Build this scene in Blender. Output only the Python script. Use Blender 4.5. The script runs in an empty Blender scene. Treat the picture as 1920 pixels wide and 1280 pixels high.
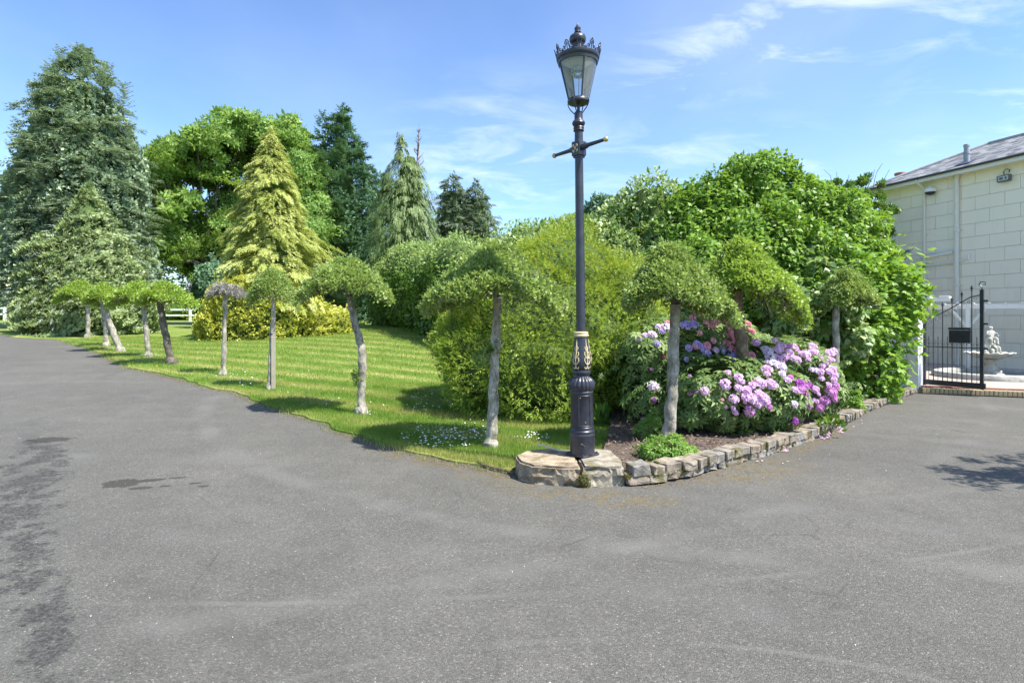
import bpy, math, random
import numpy as np
from mathutils import Vector, Matrix, Euler
from mathutils.geometry import delaunay_2d_cdt

R = np.random.RandomState(11)
random.seed(5)
SC = bpy.context.scene
COL = SC.collection
rad = math.radians

# ------------------------------------------------------------ camera, sky, sun
cam_d = bpy.data.cameras.new("camera"); cam = bpy.data.objects.new("camera", cam_d); COL.objects.link(cam)
cam.location = (0, 0, 1.6); cam.rotation_euler = (rad(90), 0, 0)
cam_d.sensor_width = 36; cam_d.lens = 20.0; cam_d.shift_y = -0.0224
cam_d.clip_start = 0.05; cam_d.clip_end = 3000
SC.camera = cam

SUN_EL = rad(57); SUN_DIR = Vector((0.86, -0.51, 0)).normalized()   # horizontal direction towards the sun
W = bpy.data.worlds.new("World"); SC.world = W; W.use_nodes = True
wn = W.node_tree.nodes; wl = W.node_tree.links
for n in list(wn): wn.remove(n)
def N(nt, t, **k):
    n = nt.nodes.new(t)
    for a, b in k.items():
        if a.startswith('i_'):
            n.inputs[int(a[2:])].default_value = b
        else: setattr(n, a, b)
    return n
wt = W.node_tree
wo = N(wt, 'ShaderNodeOutputWorld'); bg = N(wt, 'ShaderNodeBackground'); wl.new(bg.outputs[0], wo.inputs[0])
sky = N(wt, 'ShaderNodeTexSky'); sky.sky_type = 'NISHITA'; sky.sun_disc = False
sky.sun_elevation = SUN_EL; sky.sun_rotation = math.atan2(SUN_DIR.x, SUN_DIR.y)
sky.altitude = 60; sky.air_density = 1.0; sky.dust_density = 0.7; sky.ozone_density = 1.6
bg.inputs[1].default_value = 0.15
gam = N(wt, 'ShaderNodeMix', data_type='RGBA', blend_type='MULTIPLY'); gam.inputs[0].default_value = 1.0
gam.inputs[7].default_value = (5.15, 5.85, 6.65, 1)
_d = N(wt, 'ShaderNodeMix', data_type='RGBA', blend_type='MULTIPLY'); _d.inputs[0].default_value = 1.0; _d.inputs[7].default_value = (.125, .125, .125, 1); wl.new(sky.outputs[0], _d.inputs[6])
_g = N(wt, 'ShaderNodeGamma'); _g.inputs[1].default_value = 1.18; wl.new(_d.outputs[2], _g.inputs[0]); wl.new(_g.outputs[0], gam.inputs[6])
tc = N(wt, 'ShaderNodeTexCoord')
# clouds live on a flat layer above: direction / height
sep = N(wt, 'ShaderNodeSeparateXYZ'); wl.new(tc.outputs['Generated'], sep.inputs[0])
def M(nt, op, a, b=None, c=None, clamp=False):
    n = nt.nodes.new('ShaderNodeMath'); n.operation = op; n.use_clamp = clamp
    for i, v in enumerate((a, b, c)):
        if v is None: continue
        if isinstance(v, (int, float)): n.inputs[i].default_value = v
        else: nt.links.new(v, n.inputs[i])
    return n.outputs[0]
def ellmask(nt, g, cx, cy, rx, ry, ang, wob=.0, soft=.35, nfac=None):
    """soft-edged patch: 1 inside an ellipse on the ground, 0 outside, with a wobbly border"""
    mpn = nt.nodes.new('ShaderNodeMapping'); mpn.vector_type = 'TEXTURE'
    mpn.inputs['Location'].default_value = (cx, cy, 0); mpn.inputs['Rotation'].default_value = (0, 0, ang); mpn.inputs['Scale'].default_value = (rx, ry, 1000)
    nt.links.new(g, mpn.inputs[0]); l = nt.nodes.new('ShaderNodeVectorMath'); l.operation = 'LENGTH'; nt.links.new(mpn.outputs[0], l.inputs[0])
    d = l.outputs['Value']
    if nfac is not None: d = M(nt, 'ADD', d, M(nt, 'MULTIPLY', M(nt, 'SUBTRACT', nfac, .5), wob))
    return M(nt, 'DIVIDE', M(nt, 'SUBTRACT', 1.0+soft/2, d), soft, clamp=True)
def segmask(nt, g, a, b, w, **k):
    cx, cy = (a[0]+b[0])/2, (a[1]+b[1])/2; L = math.hypot(b[0]-a[0], b[1]-a[1])
    return ellmask(nt, g, cx, cy, L/2+w, w, math.atan2(b[1]-a[1], b[0]-a[0]), **k)

zc = M(wt, 'ADD', M(wt, 'MAXIMUM', sep.outputs[2], 0.0), 0.16)
comb = N(wt, 'ShaderNodeCombineXYZ')
wl.new(M(wt, 'DIVIDE', sep.outputs[0], zc), comb.inputs[0]); wl.new(M(wt, 'DIVIDE', sep.outputs[1], zc), comb.inputs[1])
mp = N(wt, 'ShaderNodeMapping'); wl.new(comb.outputs[0], mp.inputs[0])
mp.inputs['Rotation'].default_value = (0, 0, rad(28)); mp.inputs['Scale'].default_value = (0.95, 0.6, 1); mp.inputs['Location'].default_value = (2.3, 5.0, 0)
n1 = N(wt, 'ShaderNodeTexNoise'); wl.new(mp.outputs[0], n1.inputs[0]); n1.inputs['Scale'].default_value = 1.35; n1.inputs['Detail'].default_value = 9; n1.inputs['Roughness'].default_value = 0.58; n1.inputs['Distortion'].default_value = 0.35
n2 = N(wt, 'ShaderNodeTexNoise'); wl.new(mp.outputs[0], n2.inputs[0]); n2.inputs['Scale'].default_value = 0.5; n2.inputs['Detail'].default_value = 2
cl = M(wt, 'MULTIPLY', M(wt, 'MULTIPLY', M(wt, 'SUBTRACT', n1.outputs[0], 0.50), 5.0, clamp=True), M(wt, 'MULTIPLY', M(wt, 'SUBTRACT', n2.outputs[0], 0.42), 6.0, clamp=True))
cl = M(wt, 'MULTIPLY', cl, 0.06)
nf = N(wt, 'ShaderNodeTexNoise'); mp2 = N(wt, 'ShaderNodeMapping'); wl.new(comb.outputs[0], mp2.inputs[0]); mp2.inputs['Rotation'].default_value = (0, 0, rad(42)); mp2.inputs['Scale'].default_value = (.9, 1.7, 1); wl.new(mp2.outputs[0], nf.inputs[0]); nf.inputs['Scale'].default_value = 3.0; nf.inputs['Detail'].default_value = 9; nf.inputs['Roughness'].default_value = .6; nf.inputs['Distortion'].default_value = .5
for (cx_, cy_, rx_, ry_, an_, st_, th_) in ((.80, 1.36, .55, .22, -.7, .62, .50), (1.55, 1.75, .45, .28, .7, .42, .50), (-.14, 2.4, .34, .6, .2, .42, .46), (.45, 2.35, .28, .42, .2, .25, .46), (1.0, 2.25, .4, .3, .4, .28, .48), (-3.2, 3.2, 1.2, .8, .3, .5, .45), (2.5, -1.5, 1.5, .7, .5, .6, .46), (-1.8, -2.2, 1.4, .8, .2, .6, .46)):
    mk_ = ellmask(wt, comb.outputs[0], cx_, cy_, rx_, ry_, an_, soft=.9)
    cl = M(wt, 'ADD', cl, M(wt, 'MULTIPLY', M(wt, 'MULTIPLY', M(wt, 'SUBTRACT', nf.outputs[0], th_, clamp=True), 3.2, clamp=True), M(wt, 'MULTIPLY', mk_, st_)))
# thin veil of cirrus low down
n3 = N(wt, 'ShaderNodeTexNoise'); wl.new(mp.outputs[0], n3.inputs[0]); n3.inputs['Scale'].default_value = 0.9; n3.inputs['Detail'].default_value = 6
veil = M(wt, 'MULTIPLY', M(wt, 'SUBTRACT', n3.outputs[0], 0.35, clamp=True), 0.34)
cl = M(wt, 'ADD', cl, veil, clamp=True)
cm = N(wt, 'ShaderNodeMix', data_type='RGBA'); wl.new(cl, cm.inputs[0]); wl.new(gam.outputs[2], cm.inputs[6]); cm.inputs[7].default_value = (4.3, 4.45, 4.7, 1)
wl.new(cm.outputs[2], bg.inputs[0])

sd = bpy.data.lights.new("sun", 'SUN'); sun = bpy.data.objects.new("sun", sd); COL.objects.link(sun)
sd.energy = 4.1; sd.angle = rad(0.6); sd.color = (1.0, 0.955, 0.88)
to_sun = Vector((SUN_DIR.x*math.cos(SUN_EL), SUN_DIR.y*math.cos(SUN_EL), math.sin(SUN_EL)))
sun.rotation_euler = to_sun.to_track_quat('Z', 'Y').to_euler(); sun.location = to_sun*30
vs = SC.view_settings; vs.view_transform = 'Standard'; vs.look = 'None'; vs.exposure = 1.38; vs.gamma = 1; vs.use_curve_mapping = False

# ------------------------------------------------------------ noise and terrain
def _hash(i, j, k, s=0):
    n = (i*374761393 + j*668265263 + k*2147483647 + s*974634777) & 0xffffffff
    n = ((n ^ (n >> 13))*1274126177) & 0xffffffff
    return ((n ^ (n >> 16)) & 0xffff)/65535.0
def vnoise(p, s=0):
    p = np.asarray(p, float); i = np.floor(p).astype(np.int64); f = p-i; f = f*f*(3-2*f)
    o = 0
    for a in (0, 1):
        for b in (0, 1):
            for c in (0, 1):
                w = (f[:, 0] if a else 1-f[:, 0])*(f[:, 1] if b else 1-f[:, 1])*(f[:, 2] if c else 1-f[:, 2])
                o = o+w*_hash(i[:, 0]+a, i[:, 1]+b, i[:, 2]+c, s)
    return o*2-1
def h(x, y):
    x = np.asarray(x, float); y = np.asarray(y, float)
    t = -.72*x+.69*y; s = np.clip(t-5, 0, None); b = .037*s*s/(s+1.5); b = b/(1+(b/1.55)**4)**.25
    m = .7*np.exp(-((x+4)**2/40+(y-27)**2/110))
    return b+m
F = 1067.0
def at(px, Y): return (px-960)/F*Y
def zat(py, Y): return 1.6-(py-597)/F*Y
def P(px, py, dz=0.0):
    Y = np.arange(2, 130, .02); x = (px-960)/F*Y; z = 1.6-(py-597)/F*Y
    hit = np.nonzero(z <= h(x, Y)+dz)[0]
    k = hit[0] if len(hit) else len(Y)-1
    return (float(x[k]), float(Y[k]), float(h(x[k], Y[k])+dz))
def gz(x, y): return float(h(x, y))

# ------------------------------------------------------------ object helpers
def tag(o, label=None, cat=None, group=None, kind=None):
    if label: o['label'] = label
    if cat: o['category'] = cat
    if group: o['group'] = group
    if kind: o['kind'] = kind
    return o
def empty(name, loc, label, cat, group=None, rz=0):
    o = bpy.data.objects.new(name, None); COL.objects.link(o); o.location = loc; o.rotation_euler = (0, 0, rz)
    o.empty_display_size = .2
    return tag(o, label, cat, group)
def link(name, me, parent=None, loc=(0, 0, 0), rot=(0, 0, 0), scale=(1, 1, 1)):
    o = bpy.data.objects.new(name, me); COL.objects.link(o); o.location = loc; o.rotation_euler = rot; o.scale = scale
    if parent is not None: o.parent = parent
    return o
class MB:
    def __init__(s): s.v = []; s.f = []; s.n = 0
    def add(s, v, f):
        s.v += [tuple(map(float, q)) for q in v]; s.f += [tuple(i+s.n for i in q) for q in f]; s.n = len(s.v); return s
    def box(s, c, d, rz=0, bev=0, m=None):
        x, y, z = d[0]/2, d[1]/2, d[2]/2
        if bev > 0:
            b = min(bev, x*.9, y*.9, z*.9); v = []; 
            for sz in (-1, 1):
                for (sx, sy) in ((-1, -1), (1, -1), (1, 1), (-1, 1)): v.append((sx*(x-b), sy*(y-b), sz*z))
            for sz in (-1, 1):
                for (sx, sy) in ((-1, -1), (1, -1), (1, 1), (-1, 1)): v.append((sx*x, sy*y, sz*(z-b)))
            f = [(3, 2, 1, 0), (4, 5, 6, 7)]
            for i in range(4):
                j = (i+1) % 4; f += [(i, j, 8+j, 8+i), (8+i, 8+j, 12+j, 12+i), (12+i, 12+j, 4+j, 4+i)]
        else:
            v = [(sx*x, sy*y, sz*z) for sz in (-1, 1) for (sx, sy) in ((-1, -1), (1, -1), (1, 1), (-1, 1))]
            f = [(3, 2, 1, 0), (4, 5, 6, 7)]+[(i, (i+1) % 4, 4+(i+1) % 4, 4+i) for i in range(4)]
        cr, sr = math.cos(rz), math.sin(rz)
        v = [(q[0]*cr-q[1]*sr, q[0]*sr+q[1]*cr, q[2]) for q in v]
        if m is not None: v = [tuple(m @ Vector(q)) for q in v]
        return s.add([(q[0]+c[0], q[1]+c[1], q[2]+c[2]) for q in v], f)
    def lathe(s, prof, seg=24, c=(0, 0, 0), flute=None, caps=True, a0=0):
        v = []
        for k, (r, z) in enumerate(prof):
            for i in range(seg):
                a = a0+2*math.pi*i/seg; rr = r
                if flute and flute[0] <= k <= flute[1]: rr = r*(1+flute[3]*abs(math.sin(a*flute[2]/2))-flute[3])
                v.append((c[0]+rr*math.cos(a), c[1]+rr*math.sin(a), c[2]+z))
        f = []
        for k in range(len(prof)-1):
            for i in range(seg):
                j = (i+1) % seg; f.append((k*seg+i, k*seg+j, (k+1)*seg+j, (k+1)*seg+i))
        if caps: f += [tuple(range(seg-1, -1, -1)), tuple((len(prof)-1)*seg+i for i in range(seg))]
        return s.add(v, f)
    def tube(s, pts, r, seg=8, caps=True):
        pts = [Vector(p) for p in pts]; n = len(pts)
        rs = list(r) if hasattr(r, '__len__') else [r]*n
        v = []; up = None
        for i, p in enumerate(pts):
            t = (pts[min(i+1, n-1)]-pts[max(i-1, 0)])
            t = t.normalized() if t.length > 1e-9 else Vector((0, 0, 1))
            if up is None: up = Vector((1, 0, 0)) if abs(t.x) < .8 else Vector((0, 1, 0))
            a = (up-t*up.dot(t)).normalized(); b = t.cross(a); up = a
            for k in range(seg):
                q = 2*math.pi*k/seg; v.append(p+(a*math.cos(q)+b*math.sin(q))*rs[i])
        f = []
        for i in range(n-1):
            for k in range(seg):
                j = (k+1) % seg; f.append((i*seg+k, i*seg+j, (i+1)*seg+j, (i+1)*seg+k))
        if caps: f += [tuple(range(seg-1, -1, -1)), tuple((n-1)*seg+k for k in range(seg))]
        return s.add(v, f)
    def sphere(s, c, r, seg=12, rings=8):
        r = r if hasattr(r, '__len__') else (r, r, r); v = []
        for i in range(1, rings):
            a = math.pi*i/rings
            for k in range(seg):
                b = 2*math.pi*k/seg; v.append((c[0]+r[0]*math.sin(a)*math.cos(b), c[1]+r[1]*math.sin(a)*math.sin(b), c[2]+r[2]*math.cos(a)))
        n = len(v); v += [(c[0], c[1], c[2]+r[2]), (c[0], c[1], c[2]-r[2])]
        f = []
        for i in range(rings-2):
            for k in range(seg):
                j = (k+1) % seg; f.append((i*seg+k, (i+1)*seg+k, (i+1)*seg+j, i*seg+j))
        for k in range(seg):
            j = (k+1) % seg; f.append((n, k, j)); f.append((n+1, (rings-2)*seg+j, (rings-2)*seg+k))
        return s.add(v, f)
    def mesh(s, name, m=None, smooth=False):
        me = bpy.data.meshes.new(name); me.from_pydata(s.v, [], s.f)
        if m: me.materials.append(m)
        if smooth: me.polygons.foreach_set('use_smooth', [True]*len(me.polygons))
        me.update(); return me
    def build(s, name, m, parent=None, smooth=False, loc=(0, 0, 0), rot=(0, 0, 0)):
        me = s.mesh(name, m, smooth); o = link(name, me, parent, loc, rot)
        if smooth:
            try: me.set_sharp_from_angle(angle=rad(40))
            except Exception: pass
        return o
def tri_mesh(name, verts, tris, mat, attr=None):
    me = bpy.data.meshes.new(name); nv = len(verts); nt = len(tris)
    me.vertices.add(nv); me.vertices.foreach_set('co', np.ascontiguousarray(verts, np.float32).ravel())
    me.loops.add(nt*3); me.loops.foreach_set('vertex_index', np.ascontiguousarray(tris, np.int32).ravel())
    me.polygons.add(nt); me.polygons.foreach_set('loop_start', np.arange(0, nt*3, 3, dtype=np.int32))
    try: me.polygons.foreach_set('loop_total', np.full(nt, 3, np.int32))
    except Exception: pass
    me.materials.append(mat)
    if attr is not None:
        a = me.attributes.new('rnd', 'FLOAT', 'POINT'); a.data.foreach_set('value', np.ascontiguousarray(attr, np.float32))
    me.update(calc_edges=True); me.validate(); return me
def unit(a): return a/np.maximum(np.linalg.norm(a, axis=-1, keepdims=True), 1e-9)

TM = {}
TM['diamond'] = (np.array([(0, 0, 0), (.45, .27, .07), (1, 0, -.06), (.45, -.27, .07)]), np.array([(0, 2, 1), (0, 3, 2)]))
TM['lance'] = (np.array([(0, 0, 0), (.5, .15, .05), (1, 0, -.10), (.5, -.15, .05)]), np.array([(0, 2, 1), (0, 3, 2)]))
def spray(n, w, lift=.03, taper=.6):
    v = [(0, 0, 0)]; f = []
    for i in range(n):
        x0 = .05+.75*i/n; L = w*(1-taper*i/n)
        for sg in (1, -1):
            b = len(v); v += [(x0, 0, 0), (x0+.16, 0, .02), (x0+.22+.1*R.rand(), sg*L, -lift-.05*R.rand())]
            f.append((b, b+1, b+2) if sg < 0 else (b, b+2, b+1))
    b = len(v); v += [(.7, .07, 0), (.7, -.07, 0), (1.05, 0, -.05)]; f.append((b, b+1, b+2))
    return np.array(v), np.array(f)
TM['spray'] = spray(3, .38); TM['spray3'] = spray(2, .36)
TM['droop'] = spray(3, .22, 0, .3)
def whorl(n, lw=.17, tilt=-.05):
    v = []; f = []
    for i in range(n):
        a = 2*math.pi*i/n+.3*R.rand(); c, s = math.cos(a), math.sin(a); b = len(v)
        for (x, y, z) in ((.04, 0, 0), (.5, lw, .05), (1, 0, tilt-.1*R.rand()), (.5, -lw, .05)):
            v.append((x*c-y*s, x*s+y*c, z))
        f += [(b, b+2, b+1), (b, b+3, b+2)]
    v = np.array(v); v = v[:, [2, 0, 1]]          # whorl axis = template X
    return v, np.array(f)
TM['whorl'] = whorl(7); TM['tuft'] = whorl(4, .24, .35)
def clump(n, seed, lw=.16):
    rs = np.random.RandomState(seed); v = []; f = []
    for i in range(n):
        d = unit(rs.normal(size=(1, 3)))[0]; d[0] = abs(d[0])*.8; a = unit(np.cross(d, rs.normal(size=3))[None])[0]*lw; c = np.array([rs.rand()*.6, rs.uniform(-.3, .3), rs.uniform(-.3, .3)]); b = len(v)
        v += [c, c+d*.25+a, c+d*.55, c+d*.25-a]; f += [(b, b+1, b+2), (b, b+2, b+3)]
    return np.array(v), np.array(f)
TM['clump'] = clump(4, 4, .16); TM['clump2'] = clump(4, 9, .18)
def fan(pts, z=.05):
    v = [(.35, 0, z)]+[(x, y, 0) for x, y in pts]; n = len(pts)
    return np.array(v), np.array([(0, 1+i, 1+(i+1) % n) for i in range(n)])
TM['ivy'] = (np.array([(0, 0, .03), (.08, -.44, 0), (1, 0, -.04), (.08, .44, 0), (.5, -.3, .03), (.5, .3, .03)]), np.array([(0, 1, 4), (0, 4, 2), (0, 2, 5), (0, 5, 3)]))
TM['fig'] = fan([(0, 0), (.02, -.22), (.22, -.52), (.42, -.2), (.72, -.4), (.72, -.15), (1, 0), (.72, .15), (.72, .4), (.42, .2), (.22, .52), (.02, .22)], .07)
TM['oval'] = (np.array([(0, 0, 0), (.42, -.3, .05), (1, 0, -.04), (.42, .3, .05)]), np.array([(0, 1, 2), (0, 2, 3)]))
TM['blade'] = (np.array([(0, -.06, 0), (0, .06, 0), (.6, .03, .04), (1, 0, .14)]), np.array([(0, 1, 2), (0, 2, 3)]))

def leaves(name, parent, mat, pos, ax, nrm, size, tmpl, rnd=None, kind='stuff', origin=None):
    V, T = TM[tmpl]; n = len(pos); X = unit(ax); Nn = nrm-X*np.sum(nrm*X, 1, keepdims=True); Nn = unit(Nn); Y = np.cross(Nn, X)
    size = np.broadcast_to(np.asarray(size, float), (n,))
    if origin is None and parent is not None: origin = np.array(parent.location)
    if origin is None: origin = np.zeros(3)
    pos = pos-origin
    v = pos[:, None, :]+size[:, None, None]*(V[None, :, 0:1]*X[:, None, :]+V[None, :, 1:2]*Y[:, None, :]+V[None, :, 2:3]*Nn[:, None, :])
    t = T[None]+(np.arange(n)*len(V))[:, None, None]
    if rnd is None: rnd = R.rand(n)
    me = tri_mesh(name, v.reshape(-1, 3), t.reshape(-1, 3), mat, np.repeat(rnd, len(V)))
    o = link(name, me, parent)
    if parent is None: o.location = tuple(origin)
    if kind: o['kind'] = kind
    return o
def rdir(n): return unit(R.normal(size=(n, 3)))

# ------------------------------------------------------------ materials
MATS = {}
def newmat(name):
    m = bpy.data.materials.new(name); m.use_nodes = True; nt = m.node_tree
    for n in list(nt.nodes): nt.nodes.remove(n)
    o = nt.nodes.new('ShaderNodeOutputMaterial'); b = nt.nodes.new('ShaderNodeBsdfPrincipled'); nt.links.new(b.outputs[0], o.inputs[0])
    MATS[name] = m; return m, nt, b, o
def ramp(nt, fac, stops, interp='LINEAR'):
    r = nt.nodes.new('ShaderNodeValToRGB'); r.color_ramp.interpolation = interp
    e = r.color_ramp.elements
    while len(e) < len(stops): e.new(.5)
    for i, (p, c) in enumerate(stops): e[i].position = p; e[i].color = (c[0], c[1], c[2], 1) if hasattr(c, '__len__') else (c, c, c, 1)
    if fac is not None: nt.links.new(fac, r.inputs[0])
    return r.outputs[0]
def noise(nt, vec, scale, detail=3, rough=.5, dist=0):
    n = nt.nodes.new('ShaderNodeTexNoise'); n.inputs['Scale'].default_value = scale; n.inputs['Detail'].default_value = detail
    n.inputs['Roughness'].default_value = rough; n.inputs['Distortion'].default_value = dist
    if vec is not None: nt.links.new(vec, n.inputs[0])
    return n.outputs[0]
def voro(nt, vec, scale, out='Distance', feat='F1', rnd=1):
    n = nt.nodes.new('ShaderNodeTexVoronoi'); n.feature = feat; n.inputs['Scale'].default_value = scale; n.inputs['Randomness'].default_value = rnd
    if vec is not None: nt.links.new(vec, n.inputs[0])
    return n.outputs[out]
def mix(nt, fac, a, b, bt='MIX'):
    n = nt.nodes.new('ShaderNodeMix'); n.data_type = 'RGBA'; n.blend_type = bt
    for i, v in ((0, fac), (6, a), (7, b)):
        if isinstance(v, (int, float)): n.inputs[i].default_value = v
        elif hasattr(v, '__len__'): n.inputs[i].default_value = (v[0], v[1], v[2], 1)
        else: nt.links.new(v, n.inputs[i])
    return n.outputs[2]
def geopos(nt): return nt.nodes.new('ShaderNodeNewGeometry').outputs['Position']
def objco(nt): return nt.nodes.new('ShaderNodeTexCoord').outputs['Object']
def bump(nt, b, height, strength=.3, dist=.02):
    n = nt.nodes.new('ShaderNodeBump'); n.inputs['Strength'].default_value = strength; n.inputs['Distance'].default_value = dist
    nt.links.new(height, n.inputs['Height']); nt.links.new(n.outputs[0], b.inputs['Normal'])
def leafmat(name, c0, c1, c2, trans=.3, rough=.45, spec=.35, patch=.35, pscale=1.2, tc=None):
    m, nt, b, o = newmat(name)
    a = nt.nodes.new('ShaderNodeAttribute'); a.attribute_name = 'rnd'
    g = geopos(nt)
    f = M(nt, 'ADD', M(nt, 'MULTIPLY', a.outputs['Fac'], 1-patch), M(nt, 'MULTIPLY', ramp(nt, noise(nt, g, pscale, 3), [(.3, 0), (.7, 1)]), patch))
    c = ramp(nt, f, [(0.02, c0), (.5, c1), (.98, c2)])
    nt.links.new(c, b.inputs['Base Color']); b.inputs['Roughness'].default_value = rough; b.inputs['Specular IOR Level'].default_value = spec
    t = nt.nodes.new('ShaderNodeBsdfTranslucent'); mx = nt.nodes.new('ShaderNodeMixShader'); mx.inputs[0].default_value = trans
    nt.links.new(mix(nt, .5, c, tc or (c2[0]*1.3, c2[1]*1.3, c2[2]*.7)), t.inputs[0])
    nt.links.new(b.outputs[0], mx.inputs[1]); nt.links.new(t.outputs[0], mx.inputs[2]); nt.links.new(mx.outputs[0], o.inputs[0])
    return m
def plain(name, c, rough=.6, metal=0, spec=.5, var=.12, scale=6, bmp=0.0, bscale=40):
    m, nt, b, o = newmat(name); g = objco(nt)
    nz = noise(nt, g, scale, 5, .6)
    cc = mix(nt, ramp(nt, nz, [(.3, 0), (.7, 1)]), [q*(1-var) for q in c], [min(1, q*(1+var)) for q in c])
    nt.links.new(cc, b.inputs['Base Color']); b.inputs['Roughness'].default_value = rough; b.inputs['Metallic'].default_value = metal; b.inputs['Specular IOR Level'].default_value = spec
    if bmp: bump(nt, b, noise(nt, g, bscale, 4), bmp, .01)
    return m
# ------------------------------------------------------------ ground materials
edge_px_w = [P(*q) for q in ((160, 652), (245, 690), (430, 735), (612, 796), (690, 830), (760, 846), (880, 874), (965, 893))]
m, nt, b, o = newmat('asphalt'); g = geopos(nt)
agg = voro(nt, g, 130, 'Color'); aggd = voro(nt, g, 130); fine = noise(nt, g, 260, 3, .7); med = noise(nt, g, 3.1, 6, .62, .3); big = noise(nt, g, .55, 4, .55, .6)
agv = nt.nodes.new('ShaderNodeSeparateColor'); nt.links.new(agg, agv.inputs[0])
base = ramp(nt, agv.outputs[0], [(.0, (.070, .069, .063)), (.5, (.102, .100, .092)), (.85, (.122, .119, .108)), (.97, (.155, .15, .137)), (1, (.23, .223, .20))])
grit = ramp(nt, fine, [(.28, (.68,)*3), (.5, (.98,)*3), (.72, (1.2,)*3)])
base = mix(nt, 1, base, grit, 'MULTIPLY')
base = mix(nt, 1, base, ramp(nt, big, [(.3, (.92, .905, .87)), (.52, (1.04, 1.02, .97)), (.72, (1.17, 1.14, 1.08))]), 'MULTIPLY')
base = mix(nt, 1, base, ramp(nt, med, [(.3, (.9,)*3), (.7, (1.09,)*3)]), 'MULTIPLY')
# pale sweeping tyre tracks
wv = nt.nodes.new('ShaderNodeTexWave'); wv.wave_type = 'RINGS'; wv.rings_direction = 'SPHERICAL'; mpn = nt.nodes.new('ShaderNodeMapping'); nt.links.new(g, mpn.inputs[0])
mpn.inputs['Location'].default_value = (3.5, 6.5, 0); nt.links.new(mpn.outputs[0], wv.inputs[0]); wv.inputs['Scale'].default_value = .16; wv.inputs['Distortion'].default_value = 1.6; wv.inputs['Detail'].default_value = 3; wv.inputs['Detail Scale'].default_value = .5
trk = M(nt, 'MULTIPLY', ramp(nt, wv.outputs[1], [(.86, 0), (.98, 1)]), ramp(nt, noise(nt, g, 1.3, 4), [(.42, 0), (.68, .3)]))
base = mix(nt, trk, base, (.15, .149, .138))
nw = noise(nt, g, 7, 7, .7)
def arc(pa, pb, pc, w, amt, col):
    global base
    A = np.array([[2*(pb[0]-pa[0]), 2*(pb[1]-pa[1])], [2*(pc[0]-pa[0]), 2*(pc[1]-pa[1])]]); bb = np.array([pb[0]**2+pb[1]**2-pa[0]**2-pa[1]**2, pc[0]**2+pc[1]**2-pa[0]**2-pa[1]**2]); c = np.linalg.solve(A, bb); r = math.hypot(pa[0]-c[0], pa[1]-c[1])
    sp = nt.nodes.new('ShaderNodeSeparateXYZ'); nt.links.new(g, sp.inputs[0]); dx = M(nt, 'SUBTRACT', sp.outputs[0], float(c[0])); dy = M(nt, 'SUBTRACT', sp.outputs[1], float(c[1]))
    d = M(nt, 'ABSOLUTE', M(nt, 'SUBTRACT', M(nt, 'SQRT', M(nt, 'ADD', M(nt, 'MULTIPLY', dx, dx), M(nt, 'MULTIPLY', dy, dy))), float(r)))
    k = M(nt, 'MULTIPLY', M(nt, 'DIVIDE', M(nt, 'SUBTRACT', w, M(nt, 'ADD', d, M(nt, 'MULTIPLY', M(nt, 'SUBTRACT', nw, .5), w*1.5))), w*.7, clamp=True), ramp(nt, noise(nt, g, 1.1, 3), [(.42, 0), (.6, amt)]))
    base = mix(nt, k, base, col)
arc((-1.2, 3.2), (.6, 3.36), (3.56, 4.04), .035, .4, (.165, .16, .145))
arc((-1.6, 3.9), (.4, 4.3), (4.5, 5.4), .09, .22, (.15, .146, .132))
arc((1.2, 2.75), (1.7, 2.6), (2.3, 2.3), .03, .4, (.165, .16, .145))
arc((-4.0, 7.5), (-1.8, 5.3), (0, 4.3), .18, .35, (.17, .165, .15))
arc((-7, 8.5), (-3.5, 4.4), (-1.6, 3.0), .14, .3, (.065, .063, .056))
arc((2, 4.6), (5, 6.6), (8, 9.5), .16, .3, (.165, .16, .145))
crk = voro(nt, g, .85, 'Distance', 'DISTANCE_TO_EDGE'); crk2 = M(nt, 'ADD', crk, M(nt, 'MULTIPLY', M(nt, 'SUBTRACT', nw, .5), .05))
base = mix(nt, M(nt, 'MULTIPLY', M(nt, 'MULTIPLY', ramp(nt, M(nt, 'ABSOLUTE', crk2), [(.001, 1), (.006, 0)]), .45), ramp(nt, noise(nt, g, .7, 2), [(.55, 0), (.62, 1)])), base, (.03, .029, .026))
# worn darker patch on the left, open-textured
pm = M(nt, 'MAXIMUM', M(nt, 'MAXIMUM', segmask(nt, g, (-5.6, 6.7), (-4.05, 4.75), .25, wob=2.6, soft=.3, nfac=nw), segmask(nt, g, (-4.2, 4.85), (-2.95, 3.4), .20, wob=2.6, soft=.3, nfac=nw)), segmask(nt, g, (-3.0, 3.6), (-2.1, 2.6), .13, wob=2.2, soft=.4, nfac=nw))
pm = M(nt, 'MULTIPLY', pm, ramp(nt, noise(nt, g, 4.2, 8, .72, .3), [(.46, 0), (.52, 1)]))
pt = ramp(nt, noise(nt, g, 38, 4, .75), [(.42, (.22,)*3), (.58, (1.25,)*3)])
base = mix(nt, M(nt, 'MULTIPLY', pm, .8), base, mix(nt, 1, base, pt, 'MULTIPLY'))
base = mix(nt, M(nt, 'MULTIPLY', pm, .45), base, (.028, .029, .027))
# oil stains
nst = noise(nt, g, 13, 5, .6)
st = None
for (cx, cy, rx, ry) in ((-3.70, 5.40, .17, .13), (-3.52, 5.50, .16, .05), (-3.30, 5.60, .07, .035), (-3.44, 5.28, .10, .04), (-5.65, 6.95, .24, .12), (-3.03, 5.44, .06, .03), (-3.25, 5.34, .05, .025), (-2.9, 5.35, .05, .03)):
    q = ellmask(nt, g, cx, cy, rx, ry, .3, wob=2.0, soft=.14, nfac=nst); st = q if st is None else M(nt, 'MAXIMUM', st, q)
base = mix(nt, M(nt, 'MULTIPLY', st, .72), base, (.026, .021, .016))
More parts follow.
